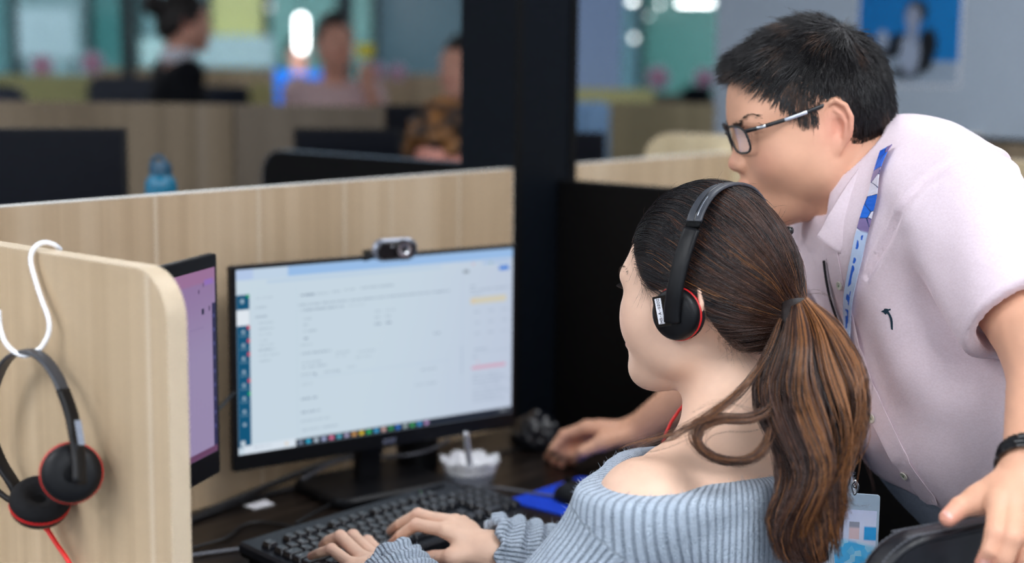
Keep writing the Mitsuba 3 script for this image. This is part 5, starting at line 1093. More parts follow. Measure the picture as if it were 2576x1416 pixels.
# lanyard and badge
def _lan(p, n, uv):
    x, y = uv.x * 300, uv.y * 300; a, b, r = voronoi(x * .22, y * .22)
    hexa = mix(mix(srgb(28, 104, 206), srgb(10, 66, 178), cell_rand(dr.floor(r * 97))), mix(srgb(214, 212, 226), srgb(120, 104, 150), smoothstep(.4, .6, cell_rand(dr.floor(r * 31), 2))), smoothstep(.52, .56, r))
    hexa = mix(hexa, srgb(16, 40, 92), 1 - smoothstep(.02, .07, b - a))
    low = mix(srgb(178, 196, 224), srgb(40, 88, 186), smoothstep(.55, .6, noise(x * .9, y * .55)) * smoothstep(.003, .004, uv.x) * (1 - smoothstep(.008, .009, uv.x)))
    return mix(hexa, low, smoothstep(.118, .122, uv.y))
mat('m_lanyard', _lan, .55, .3)
def ribbon(P, Nn, w, th=.0009):
    P, Nn = A(P), A(Nn); t_ = np.gradient(P, axis=0); t_ /= np.linalg.norm(t_, axis=1, keepdims=True); sd = np.cross(t_, Nn); sd /= np.linalg.norm(sd, axis=1, keepdims=True); Nn = np.cross(sd, t_)
    L = np.r_[0, np.cumsum(np.linalg.norm(np.diff(P, axis=0), axis=1))]; w = np.broadcast_to(w, (len(P),)); V, U_ = [], []
    for s_, h in ((-1, th), (1, th), (1, 0), (-1, 0)): V.append(P + sd * (w * s_ / 2)[:, None] + Nn * h); U_.append(np.c_[np.full(len(P), .006 + s_ * .006), L])
    n = len(P); V = np.stack(V, 1).reshape(-1, 3); U_ = np.stack(U_, 1).reshape(-1, 2); F = []
    for i in range(n - 1):
        for k in range(4): a, b = i * 4 + k, i * 4 + (k + 1) % 4; F += [[a, b, b + 4], [a, b + 4, a + 4]]
    F += [[0, 2, 1], [0, 3, 2], [4 * n - 4, 4 * n - 3, 4 * n - 2], [4 * n - 4, 4 * n - 2, 4 * n - 1]]
    return TR(V, F), U_
t = thing('lanyard', 'blue and white patterned lanyard around the man\'s neck with an identity badge', 'lanyard')
q = [on_shirt(x, y, .0065) for x, y in ((2182, 540), (2168, 600), (2160, 650), (2152, 705), (2144, 760), (2138, 815))]
first = [on_shirt(x, y, .0065) for x, y in ((2236, 378), (2226, 410), (2214, 445), (2200, 490))]
ends = [(q[-1][0] - ZZ * h + A([-.0, -.004, 0]) * (h > 0), q[-1][1]) for h in (.04, .10, .16, .172)]
allq = first + q + ends; P = smooth_path([p for p, n in allq], 5); Nn = smooth_path([n for p, n in allq], 5); m, u = ribbon(P, Nn, np.interp(np.linspace(0, 1, len(P)), [0, .3, .6, .8, 1], [.0215, .020, .017, .012, .012]))
obj('strap', m, 'm_lanyard', t, uv=u)
q2 = [on_shirt(x, y, .004) for x, y in ((2078, 655), (2083, 700), (2092, 750), (2108, 800))]; P = smooth_path([p for p, n in q2] + [ends[0][0] + A([.003, .003, 0]), ends[-1][0] + A([.003, .003, 0])], 5); Nn = smooth_path([n for p, n in q2] + [q[-1][1]] * 2, 5); m, u = ribbon(P, Nn, .006); obj('strap', m, 'm_black_matte', t)
E0 = ends[-1][0]; bx = nrm(CR - ZZ * 0); bz = nrm(A([E0[0], E0[1], 0]) * -1); bx = np.cross(ZZ, bz)
BM = frame(at(2150, 1232, 1.835), bx, None, bz); top_ = BM[:3, 3]
obj('clip', cat(tube([E0, E0 * .5 + top_ * .5 + bx * .002, top_ + ZZ * .004], .0022, 8), tube(smooth_path([top_ + ZZ * .012, top_ + bx * .004 + ZZ * .004, top_ - ZZ * .006, top_ - bx * .004 + ZZ * .004, top_ + ZZ * .012], 5), .0014, 8)), 'm_chrome', t, smooth=True)
bd = obj('badge_holder', bevel_extr(rrect(.056, .100, .004), .002, .0005), mat('m_badge_edge', srgb(150, 168, 186), .25, .5), t, M=BM @ trimesh.transformations.translation_matrix([.002, -.054, -.001]))
def _card(p, n, uv):
    x, y = uv.x, uv.y; c = mix(srgb(214, 222, 240), srgb(196, 204, 232), y)
    a, b, r = voronoi(x * 7, y * 9); low = mix(srgb(70, 170, 222), srgb(150, 206, 236), smoothstep(.3, .7, r)); c = mix(c, low, 1 - smoothstep(.44, .52, y + .12 * (x - .5)))
    c = mix(c, srgb(50, 150, 210), smoothstep(.70, .74, x) * smoothstep(.5, .54, y) * (1 - smoothstep(.72, .76, y)))
    inn = smoothstep(.36, .38, x) * (1 - smoothstep(.60, .62, x)) * smoothstep(.52, .53, y) * (1 - smoothstep(.80, .81, y)); ph = mix(srgb(216, 170, 158), srgb(60, 50, 50), smoothstep(.68, .74, y)); c = mix(c, ph, inn * .6)
    return c
mat('m_card', _card, .25, .5)
V = A([[-.025, -.046, .0021], [.025, -.046, .0021], [.025, .030, .0021], [-.025, .030, .0021]]); V = trimesh.transform_points(V, BM @ trimesh.transformations.translation_matrix([.002, -.054, -.0007]))
put('card', mikit.ply(TR(V, [[0, 1, 2], [0, 2, 3]]), 'm_card', False, A([[0, 0], [1, 0], [1, 1], [0, 1.]])), bd)
# wrist watch: black link bracelet
t = thing('wristwatch', 'black link wristwatch on the man\'s left wrist', 'watch')
wa = nrm(WLm - ELm); wc_ = WLm + wa * .004; x1 = nrm(np.cross(wa, FWD)); x2 = np.cross(wa, x1)
for i in range(18):
    a = 2 * np.pi * i / 18; o = x1 * math.cos(a) + x2 * math.sin(a); M = frame(wc_ + o * .0365, np.cross(wa, o), None, o)
    for y, w_ in ((-.0068, .0062), (0, .0066), (.0068, .0062)):
        obj('link', cbox([0 + (.003 if y == 0 else 0), y, 0], [.0118, w_, .0036], .0009), 'm_black_gloss', t, M=M)
o = nrm(CR * .9 + FWD * .4); obj('case', lathe([(0, 0), (.019, 0), (.020, .002), (.020, .007), (.0175, .009), (0, .009)], 40), 'm_black', t, M=frame(wc_ + o * .036, wa, None, o), smooth=40)
# ---------------------------------------------------------------- the office chair
t = thing('office_chair', 'black office chair behind the woman, its stitched backrest gripped by the man', 'chair')
CD = nrm(A([.125, .07, 0])); CN = A([-CD[1], CD[0], 0]); C0 = A([.360, 1.492, .951]) + CD * .036
CC = C0 + CD * .24; u = np.linspace(-.235, .235, 33); Lr = np.linspace(0, -.46, 30)
def back_pt(a, h, o): bow = .040 * (1 - (a / .235) ** 2); return CC + CD * a + ZZ * (h + .012 * (1 - (a / .235) ** 2)) - CN * (bow - .03) + CN * (o + .10 * (h / .46) ** 2 * 1.0 + h * -.0)
def chair_back(th0, th1, inset=0.):
    G_, r_c = [], .05
    P_ = []
    out = np.asarray(rrect(.47 - 2 * inset, .46 - 2 * inset, .05, 10).exterior.coords)[:-1]
    V, F = [], []
    rings = [out * k for k in np.linspace(1, 0, 9)]
    for o in (th0, th1):
        for k, R in enumerate(rings): V += [back_pt(x, y - .23, o) for x, y in R]
    n = len(out); m_ = len(rings)
    for s_ in range(2):
        for k in range(m_ - 1):
            for i in range(n):
                a = s_ * m_ * n + k * n + i; b = s_ * m_ * n + k * n + (i + 1) % n; q = [a, b, b + n, a + n]; q = q if s_ else q[::-1]; F += [[q[0], q[1], q[2]], [q[0], q[2], q[3]]]
    for i in range(n): a, b = i, (i + 1) % n; F += [[a, b, b + m_ * n], [a, b + m_ * n, a + m_ * n]]
    m = TR(V, F); m.merge_vertices(); m.fix_normals(); return m
mat('m_leather', lambda p, n, uv: mix(srgb(12, 14, 19), srgb(22, 24, 30), noise(p.x * 90, p.y * 90, p.z * 90)), .35, .45, bump=(lambda p, n, uv: voronoi(p.x * 500 + p.z * 130, p.y * 500 + p.z * 480)[0] * .0003, 1., 3e-4))
bk = obj('backrest', chair_back(-.012, .022), 'm_leather', t, smooth=35)
out = np.asarray(rrect(.474, .464, .052, 14).exterior.coords); pp = A([back_pt(x, y - .23, .004) for x, y in out]); obj('piping', tube(pp, 1., 10, flat=(.017, .0065, .8), up=A([CN] * len(pp))), 'm_leather', bk, smooth=True)
st_ = smooth_path([back_pt(x, y - .23, .004) for x, y in np.asarray(rrect(.486, .476, .056, 14).exterior.coords)], 6); sd_ = np.r_[0, np.cumsum(np.linalg.norm(np.diff(st_, axis=0), axis=1))]; ss = []
for s0 in np.arange(0, sd_[-1], .0052):
    for off in (-.011, .011):
        a, b = [A([np.interp(s0 + e, sd_, st_[:, k]) for k in range(3)]) for e in (0, .0034)]
        if a[2] > .80: ss.append(tube([a + CN * off, (a + b) / 2 + CN * off + ZZ * .0006, b + CN * off], .0008, 5))
put('stitching', mikit.ply(cat(ss), 'm_cable_grey', True), bk, kind='stuff')
SC = CC * A([1, 1, 0]) + CN * .27 + ZZ * .44
obj('seat', bevel_extr(rrect(.49, .47, .09, 10), .07, .02), 'm_leather', t, M=frame(SC - ZZ * .045, CD, None, ZZ), smooth=40)
obj('spine', tube(smooth_path([CC + CN * .06 - ZZ * .34, CC + CN * .10 - ZZ * .50, SC - CN * .1 - ZZ * .06], 5), .022, 10), 'm_black', t, smooth=True)
obj('column', tube([SC - ZZ * .05, SC * A([1, 1, 0]) + ZZ * .11], .028, 16), 'm_black', t)
for i in range(5):
    a = i * 2 * np.pi / 5 + .3; e = SC * A([1, 1, 0]) + A([math.cos(a), math.sin(a), 0]) * .30 + ZZ * .075
    l = obj('leg', tube([SC * A([1, 1, 0]) + ZZ * .115, e], [.026, .018], 10), 'm_black', t); obj('caster', moved(lathe([(0, -.02), (.026, -.02), (.03, -.012), (.03, .012), (.026, .02), (0, .02)], 24), frame(e - ZZ * .044, [0, 0, 1.], None, A([math.cos(a + 1.2), math.sin(a + 1.2), 0]))), 'm_black_matte', l)
# ---------------------------------------------------------------- the rest of the office, out of focus
def zat(x, y, D): return at(x, y, D)[2]
def wall_panel(name, label, x0, x1, D0, D1, ytop, mat_, th=.03, edge='m_edge', cat_='partition', z0=0., r=0.):
    """upright panel between two pixel columns at given depths, its top edge at pixel row ytop (of the first end)"""
    a, b = at(x0, ytop, D0), at(x1, ytop, D1); zt = a[2]; a, b = a * A([1, 1, 0]), b * A([1, 1, 0]); L = np.linalg.norm(b - a)
    return partition(name, label, 0., L, zt - DESK, mat_, frame(a + ZZ * DESK, b - a, None if False else np.cross(ZZ, b - a), ZZ), th=th, edge=edge, cat_=cat_, r=r, z0=z0 - DESK, both=bool(r))
mat('m_wood_shade', wood_fn((1, .3), srgb(112, 98, 80), srgb(98, 85, 68), srgb(122, 108, 90), srgb(126, 114, 100), .6), .6, .25)  # far wood with the dim light of the background put into its colour
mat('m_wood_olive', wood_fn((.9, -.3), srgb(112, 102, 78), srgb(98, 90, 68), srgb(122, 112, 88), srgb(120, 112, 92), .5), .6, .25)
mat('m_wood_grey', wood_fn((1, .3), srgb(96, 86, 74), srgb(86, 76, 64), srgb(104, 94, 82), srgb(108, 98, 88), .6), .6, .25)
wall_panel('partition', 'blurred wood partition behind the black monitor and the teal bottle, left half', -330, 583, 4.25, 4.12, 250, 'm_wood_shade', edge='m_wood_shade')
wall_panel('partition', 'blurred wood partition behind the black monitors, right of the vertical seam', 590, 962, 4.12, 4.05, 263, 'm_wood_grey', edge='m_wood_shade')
# the desk across, its shelf, monitor and bottle
t = thing('office_desk', 'neighbouring desk across the rear partition, under the blurred monitor', 'desk')
Dq = frame(desk(-.6, -.05, 0), DA, -DN, ZZ)
obj('desk_top', bevel_extr(sbox(0, 0, 1.9, .66), .028, .002), 'm_desk', t, M=Dq @ trimesh.transformations.translation_matrix([0, 0, -.028]))
obj('shelf', bevel_extr(sbox(0, .10, 1.9, .44), .02, .002), 'm_desk', t, M=Dq @ trimesh.transformations.translation_matrix([0, 0, .20]))
for x in (.03, .95, 1.87): obj('shelf_support', cbox([x, .27, .1], [.03, .3, .198], .003), 'm_black', t, M=Dq)
for x in (.05, 1.85):
    for y in (.06, .6): obj('leg', cbox([x, y, -DESK / 2 - .014], [.04, .04, DESK - .028], .003), 'm_black', t, M=Dq)
sz = DESK + .22
mL, mR_ = at(-250, 322, 3.05), at(316, 322, 3.05); o_ = (mL + mR_) / 2; Hh = o_[2] - sz - .03
monitor('large black monitor seen beyond the rear partition at the left edge', A([o_[0], o_[1], sz + .03]), mR_ - mL, np.linalg.norm(mR_ - mL), Hh, None, base_z=sz, basesz=(.2, .14), hump=False)
t = thing('bottle', 'teal water bottle standing beyond the rear partition', 'bottle'); mat('m_teal', srgb(20, 104, 136), .3, .5); mat('m_teal_dark', srgb(12, 66, 92), .35, .5)
bp_ = at(405, 470, 2.78) * A([1, 1, 0]) + ZZ * sz; bh = zat(405, 400, 2.78) - sz; MBt = trimesh.transformations.translation_matrix(bp_)
obj('body', lathe([(0, .0005), (.026, .0005), (.028, .004), (.028, bh * .84), (.026, bh * .88), (.019, bh * .91), (0, bh * .91)], 32), 'm_teal', t, M=MBt, smooth=40)
obj('lid', lathe([(0, bh * .90), (.0195, bh * .90), (.0195, bh * .955), (.016, bh * .985), (0, bh * .99)], 28), 'm_teal_dark', t, M=MBt, smooth=40)
obj('carry_loop', tube(smooth_path([bp_ + CR * -.018 + ZZ * bh * .93, bp_ + CR * -.013 + ZZ * bh * 1.0, bp_ + CR * .002 + ZZ * bh * 1.015, bp_ + CR * .018 + ZZ * bh * .93], 5), .0035, 8), 'm_teal_dark', t, smooth=True)
# two dark monitors left of the curly-haired woman
def dark_monitor(label, x0, x1, ytop, D, H, skew=0.):
    a, b = at(x0, ytop, D), at(x1, ytop, D + skew); c = (a + b) / 2
    return monitor(label, A([c[0], c[1], a[2] - H]), (b - a) * A([1, 1, 0]), np.linalg.norm(b - a), H, None, base_z=DESK, hump=False, neck_y=.04)
dark_monitor('dark monitor above the black rounded partition, left of the curly-haired woman', 738, 1010, 322, 3.75, .33)
dark_monitor('dark monitor partly behind the curly-haired woman', 938, 1150, 264, 4.3, .34, .12)
for lab, x, D, w, dd in (('desk in the next row under the dark monitor, hidden behind the black rounded partition', 780, 3.78, .45, .5), ('desk in the next row behind the curly-haired woman', 1075, 4.42, .5, .4)):
    q = thing('office_desk', lab, 'desk'); c_ = at(x, 420, D) * A([1, 1, 0]); Mq = frame(c_ + ZZ * DESK, CR * A([1, 1, 0]), None, ZZ); obj('desk_top', cbox([0, 0, -.0145], [w, dd, .028], .003), 'm_desk', q, M=Mq)
    for s_ in (-1, 1): obj('leg', cbox([s_ * (w / 2 - .04), 0, -DESK / 2 - .0145], [.04, dd - .08, DESK - .029], .003), 'm_black', q, M=Mq)
# people in the distance
mat('m_hair_far', lambda p, n, uv: mix(srgb(14, 12, 12), srgb(34, 26, 22), noise(p.x * 60, p.y * 60, p.z * 60)), .5, .3)
mat('m_hair_curly', lambda p, n, uv: mix(srgb(24, 16, 12), srgb(128, 84, 40), smoothstep(.35, .75, fbm(p.x * 26, p.y * 26, p.z * 26, 2))), .5, .3)
for k_, c_ in dict(m_cloth_black=(12, 13, 18), m_cloth_blue=(0, 112, 218), m_cloth_pink=(206, 176, 176), m_cloth_white=(220, 220, 228), m_cloth_dark=(34, 36, 44)).items():
    mat(k_, srgb(*c_), .85, .15)
def far_person(label, hx, hy, D, face, shirt, hair='m_hair_far', lean=0., nod=0., arms=None, bun=False, skin=(206, 150, 128), seated=False, scale=1., curls=False, collar=None, trousers='m_cloth_dark'):
    """a whole figure whose head (between the ears) is seen at a pixel; face = heading in degrees (0 away from the camera, 90 left, 180 towards it)"""
    H = at(hx, hy, D); a = math.radians(face + 90); f = A([math.cos(a), math.sin(a), 0]); l = np.cross(ZZ, f)
    hf = nrm(f * math.cos(nod) - ZZ * math.sin(nod)); hu = np.cross(hf, l); R = np.stack([hf, l, hu], 1); S = scale
    loc = lambda P: (P - H) @ R / S
    N = H - ZZ * .165 * S - f * (.03 + lean * .15); ch = N - ZZ * .16 - f * lean * .12; we = N - ZZ * .42 - f * lean * .30; hip = A([we[0], we[1], (.52 if seated else max(.86, we[2] - .16))]) 
    fl = hip * A([1, 1, 0]); sh = [N - ZZ * .045 + l * s * .165 for s in (1, -1)]
    el, wr = [], []
    for i, s in enumerate((1, -1)):
        if arms and arms[i] is not None: e, w = arms[i]; el.append(sh[i] + f * e[0] + l * s * e[1] + ZZ * e[2]); wr.append(sh[i] + f * w[0] + l * s * w[1] + ZZ * w[2])
        else: el.append(sh[i] + l * s * .05 - ZZ * .28 - f * .02); wr.append(el[-1] + f * .10 - ZZ * .22)
    def torso(P, o=0.):
        d = s_flat(P, ch, we, .150 + o, .125 + o, f, .72); d = smin(d, s_flat(P, we, hip, .125 + o, .145 + o, f, .8), .06)
        for q in sh: d = smin(d, s_cone(P, ch * .5 + q * .5 + ZZ * .03, q, .06 + o, .052 + o), .05)
        return d
    def armf(P, o=0., cut=1.):
        d = None
        for i in range(2):
            e = smin(s_cone(P, sh[i], el[i], .048 + o, .040 + o), s_cone(P, el[i], el[i] + (wr[i] - el[i]) * cut, .038 + o, .030 + o), .02); d = e if d is None else np.minimum(d, e)
        return d
    def legs(P, o=0.):
        d = s_cone(P, hip + l * .06, hip - l * .06, .12 + o, .12 + o)
        for s in (1, -1):
            kn = (hip + f * .42 + l * .1 * s) if seated else fl + l * .1 * s + ZZ * .46; an = (kn * A([1, 1, 0]) + ZZ * .09) if seated else fl + l * .11 * s + ZZ * .08
            d = smin(d, s_cone(P, hip + l * .08 * s, kn, .082 + o, .058 + o), .04); d = smin(d, s_cone(P, kn, an, .055 + o, .042 + o), .03)
        return d
    def foot(P):
        d = None
        for s in (1, -1):
            b = ((hip + f * .42 + l * .1 * s) if seated else fl + l * .11 * s) * A([1, 1, 0]); e = s_cone(P, b + ZZ * .045, b + f * .15 + ZZ * .035, .042, .034); d = e if d is None else np.minimum(d, e)
        return d
    def body(P):
        d = near(P, H, .17, lambda q: head_fn(loc(q), dict(w=1., full=1.05)) * S)
        d = smin(d, near(P, N, .2, lambda q: s_cone(q, H - hu * .05 - hf * .02, N, .05, .056)), .03); d = smin(d, torso(P), .03); d = smin(d, armf(P), .025)
        for i in range(2):
            v = nrm(wr[i] - el[i]); sd = nrm(np.cross(v, f + ZZ * .3))
            d = smin(d, s_ell(P, wr[i] + v * .045, A([.046, .036, .018]), np.stack([v, sd, np.cross(v, sd)], 1)), .015)
            for k in range(4): d = smin(d, s_cone(P, wr[i] + v * .07 + sd * (.010 * (k - 1.5) * 2), wr[i] + v * (.145 - .008 * abs(k - 1.5)) + sd * (.012 * (k - 1.5) * 2), .0095, .007), .006)
            d = smin(d, s_cone(P, wr[i] + v * .03 + sd * .02, wr[i] + v * .07 + sd * .052, .012, .009), .01)
        return smin(np.minimum(d, legs(P)), foot(P), .03)
    q = np.vstack([[H, N, hip, fl], el, wr, [hip + f * .5 * seated, fl + f * .22]]); lo, hi = q.min(0) - .27, q.max(0) + .27; lo[2] = -.02
    key = thing('person', label, 'person')
    m = patch(body, [(*cubic(H, A([.16, .16, .18])), .006), (lo, hi, .014)])
    scene[key] = mikit.ply(m, 'm_skin', True, color=face_color(m, loc, R, srgb(*skin), srgb(186, 96, 92), srgb(220, 140, 122)))
    def cap(P):
        p = loc(P); d = s_ell(p, (-.006, 0, .042), (.106, .088, .108)); d = smin(d, s_ell(p, (-.04, 0, .01), (.075, .08, .08)), .03)
        zl = np.interp(p[:, 0], [-.1, -.05, -.01, .02, .05, .08, .1], [-.06, -.05, .0, .0, .045, .08, .09]); d = smax(d, (zl - p[:, 2]) * .8, .012)
        if bun: d = smin(d, s_ell(p, (-.128, 0, .075), (.052, .056, .050)), .02); d = smin(d, s_ell(p, (-.075, 0, -.02), (.045, .06, .05)), .03)
        if curls:
            d = np.minimum(d, s_ell(p, (-.04, 0, -.02), (.10, .115, .13))); d = np.maximum(d, -s_ell(p, (.092, 0, .0), (.092, .068, .092))); d = d - (meshkit.fbm(P * 28, 3, 3) - .45) * .045
        return d * S + (meshkit.fbm(P * 45, 2, 6) - .5) * .006
    obj('hair', surface(cap, H - .24, H + .24, .006, True), hair, key, smooth=True)
    m = surface(lambda P: smax(np.maximum(smin(torso(P, .012), armf(P, .012, .55 if arms else .92), .03), -s_cone(P, N + ZZ * .03, H, .062, .09)), hip[2] - .02 - P[:, 2], .01), lo, hi, .012, True)
    obj('shirt', m, shirt, key, smooth=True)
    if collar: cpts = [N + ZZ * .035 + (f * math.cos(t_) + l * math.sin(t_)) * .066 for t_ in np.linspace(.4, 2 * np.pi - .4, 16)]; obj('collar', tube(A(cpts), 1., 10, flat=(.030, .006), up=ZZ), collar, key, smooth=True)
    obj('trousers', surface(lambda P: smax(legs(P, .010), P[:, 2] - hip[2] - .05, .01), lo, hi * A([1, 1, 0]) + ZZ * (hip[2] + .2), .014, True), trousers, key, smooth=True)
    return key, wr, f, l
far_person('standing woman with a dark bun in a black jacket, seen from behind in the distance', 462, 62, 6.6, -62, 'm_cloth_black', bun=True, collar='m_cloth_white', nod=.05)
far_person('person in a bright blue shirt far off beyond the partitions', 748, 132, 11.4, 20, 'm_cloth_blue', nod=1.0, lean=.3, scale=.9)
_, w_, f_, l_ = far_person('woman in a pale top raising one hand, far off beyond the partitions', 842, 112, 6.9, 195, 'm_cloth_pink', arms=[((.14, .05, -.24), (.22, -.04, .02)), None])
k = obj('sticky_note', cbox([0, 0, 0], [.075, .06, .004], .001), mat('m_note', srgb(220, 206, 60), .6, .2), M=frame(w_[0] + ZZ * .165 + CR * -.02, CR, None, -FWD)); tag(k, 'small yellow note held up by the distant woman', 'note')
far_person('dark-haired man half hidden by the left edge of the pillar, far off', 1166, 178, 6.2, 150, 'm_cloth_black')
far_person('seated woman with curly brown hair, head bowed, left of the pillar', 1120, 398, 3.9, 176, 'm_cloth_dark', hair='m_hair_curly', nod=.55, curls=True, seated=True, skin=(226, 156, 140), arms=[((.12, .04, -.22), (.34, -.06, -.27)), ((.12, .04, -.22), (.34, -.06, -.27))])
# rows of low partitions, screens and chairs farther back
mat('m_pale_yellow', srgb(176, 172, 118), .6, .2); mat('m_navy', srgb(10, 22, 40), .4, .3)
wall_panel('partition', 'pale yellowish partition far back on the left, under the pink flowers', -260, 222, 7.6, 7.5, 184, 'm_pale_yellow', edge='m_pale_yellow')
wall_panel('partition', 'beige partition far back behind the woman with the bun', 225, 688, 8.6, 8.5, 172, 'm_wood_far', edge='m_wood_far')
wall_panel('partition', 'pale yellow partition end beside the person in blue', 628, 690, 7.2, 7.2, 208, 'm_pale_yellow', edge='m_pale_yellow')
wall_panel('partition', 'beige partition far back between the raised hand and the pillar', 930, 1290, 8.4, 8.3, 186, 'm_wood_far', edge='m_wood_far')
def far_chair(label, x, y, D, W=.5, H=.55, mat_='m_navy'):
    t = thing('office_chair', label, 'chair'); P_ = at(x, y, D); b = A([P_[0], P_[1], 0]); M = frame(b, CR * A([1, 1, 0]), None, ZZ)
    F = A([[1, 0, 0, 0], [0, 0, -1, 0], [0, 1, 0, P_[2] - H / 2], [0, 0, 0, 1.]])
    obj('backrest', bevel_extr(rrect(W, H, .07), .06, .015), mat_, t, M=M @ F, smooth=40)
    obj('seat', bevel_extr(rrect(.48, .46, .06), .07, .015), mat_, t, M=M @ trimesh.transformations.translation_matrix([0, .26, .42]), smooth=40)
    obj('column', tube([b + M[:3, 1] * .26 + ZZ * .1, b + M[:3, 1] * .26 + ZZ * .43], .03, 10), 'm_black', t); obj('spine', tube([b + ZZ * (P_[2] - H * .9) + M[:3, 1] * .02, b + M[:3, 1] * .1 + ZZ * .44], .022, 8), 'm_black', t)
    for i in range(5): a = i * 1.2566; c = b + M[:3, 1] * .26; obj('leg', tube([c + ZZ * .1, c + A([math.cos(a), math.sin(a), 0]) * .19 + ZZ * .03], .025, 8), 'm_black', t)
far_chair('dark chair back far off at the left edge of the picture', -45, 214, 6.0, .36); far_chair('dark chair back far off, left of the woman with the bun', 330, 190, 7.3, .40)
far_chair('dark navy chair back far off, right of the woman with the bun', 552, 214, 7.4, .34)
def flower(label, x, y, D, r=.05, z0=None):
    t = thing('paper_flower', label, 'flower'); c = at(x, y, D); f = -FWD
    for ring, (n, rr, col) in enumerate(((9, 1., 'm_petal_pale'), (6, .6, 'm_petal_pink'))):
        for i in range(n):
            a = 2 * np.pi * i / n; d = nrm(CR * math.cos(a) + CU * math.sin(a)); e = trimesh.creation.icosphere(2); R = np.stack([d, np.cross(f, d), f], 1)
            obj('petal', TR((e.vertices * A([.5, .3, .16]) * r * rr) @ R.T + c + d * r * .5 * rr + f * .012 * ring, e.faces), col, t, smooth=True)
    b = c - ZZ * (c[2] - z0) if z0 else c - ZZ * .2; obj('stem', tube([c + FWD * .012, b + FWD * .012], .004, 6), 'm_stem', t)
mat('m_petal_pale', srgb(206, 186, 206), .7, .2); mat('m_petal_pink', srgb(204, 138, 164), .7, .2); mat('m_stem', srgb(60, 110, 70), .6, .2)
for lab, x, y, D, zt in (('pale pink flower far off above the yellowish partition, leftmost of the pink flowers', 106, 166, 7.56, zat(0, 184, 7.55)), ('pale pink flower far off above the yellowish partition, left of the woman with the bun', 232, 158, 7.50, zat(0, 184, 7.55)),
    ('pink flower far off, just right of the raised hand', 948, 178, 8.3, zat(950, 186, 8.4)), ('pink flower far off, midway between the raised hand and the pillar', 1000, 182, 8.3, zat(950, 186, 8.4))): flower(lab, x, y, D, .062 if x < 500 else .05, zt)
flower('large pink flower far off in front of the green glass, right of the blue column', 1655, 196, 7.9, .066, zat(1650, 236, 7.9)); flower('pink flower far off beside the edge of the grey wall', 1772, 198, 7.9, .06, zat(1650, 236, 7.9))
# right of the pillar
wall_panel('partition', 'pale yellow topped partition far off at the foot of the blue column', 1425, 1645, 6.1, 6.1, 222, 'm_pale_yellow', edge='m_pale_yellow')
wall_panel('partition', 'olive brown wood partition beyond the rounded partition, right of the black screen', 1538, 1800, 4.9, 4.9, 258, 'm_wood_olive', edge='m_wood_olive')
wall_panel('partition', 'wood partition with a rounded corner showing above the rear partition beside the man\'s face', 1622, 2150, 3.62, 3.45, 334, 'm_wood_pale', r=.06)
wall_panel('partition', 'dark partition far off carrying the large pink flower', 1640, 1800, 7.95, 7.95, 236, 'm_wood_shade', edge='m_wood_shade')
dark_monitor('small dark monitor far off beside the edge of the grey wall', 1716, 1790, 216, 7.4, .26)
for lab, x, D, w in (('far desk carrying a small dark monitor, hidden behind the olive partition', 1753, 7.4, .5), ('desk carrying the black monitor just right of the pillar', 1500, 4.1, .34)):
    q = thing('office_desk', lab, 'desk'); c_ = at(x, 300, D) * A([1, 1, 0]); Mq = frame(c_ + ZZ * DESK, CR * A([1, 1, 0]), None, ZZ); obj('desk_top', cbox([0, .05, -.014], [w, .5, .028], .003), 'm_desk', q, M=Mq); obj('leg', cbox([0, .05, -DESK / 2 - .014], [.06, .4, DESK - .028], .003), 'm_black', q, M=Mq)
t, _ = dark_monitor('black monitor just right of the pillar, above the wood partition', 1436, 1524, 332, 4.1, .34)
t = thing('cabinet', 'pale blue box standing in for a lit screen beyond the black monitor, just right of the pillar', 'cabinet'); a, b = at(1400, 262, 5.5), at(1535, 262, 5.5); W_ = np.linalg.norm(b - a); mat('m_cab', srgb(112, 146, 182), .5, .3); Mc = frame((a + b) / 2 * A([1, 1, 0]), b - a, None, ZZ)  # blue box with doors, standing in for a bluish lit screen
obj('body', cbox([0, .2, a[2] / 2], [W_, .4, a[2]], .004), 'm_cab', t, M=Mc)
for s in (-1, 1): d_ = obj('door', cbox([s * W_ / 4, -.009, a[2] / 2 + .02], [W_ / 2 - .006, .018, a[2] - .06], .003), 'm_cab', t, M=Mc); obj('handle', cbox([s * .02, -.026, a[2] * .6], [.012, .016, .1], .003), 'm_chrome', d_, M=Mc)
k = struct('pillar_blue', cbox([0, 0, 0], [.01, .01, .01], .001), 'm_wall_blue') if False else None
a, b = at(1400, 200, 6.3), at(1562, 200, 6.3); W_ = np.linalg.norm(b - a)
k = obj('column', cbox([0, W_ / 2, HC / 2], [W_, W_, HC - .004], .006), 'm_wall_blue', M=frame((a + b) / 2 * A([1, 1, 0]), b - a, None, ZZ)); tag(k, 'square pale blue column just right of the black pillar', 'column', kind='structure')
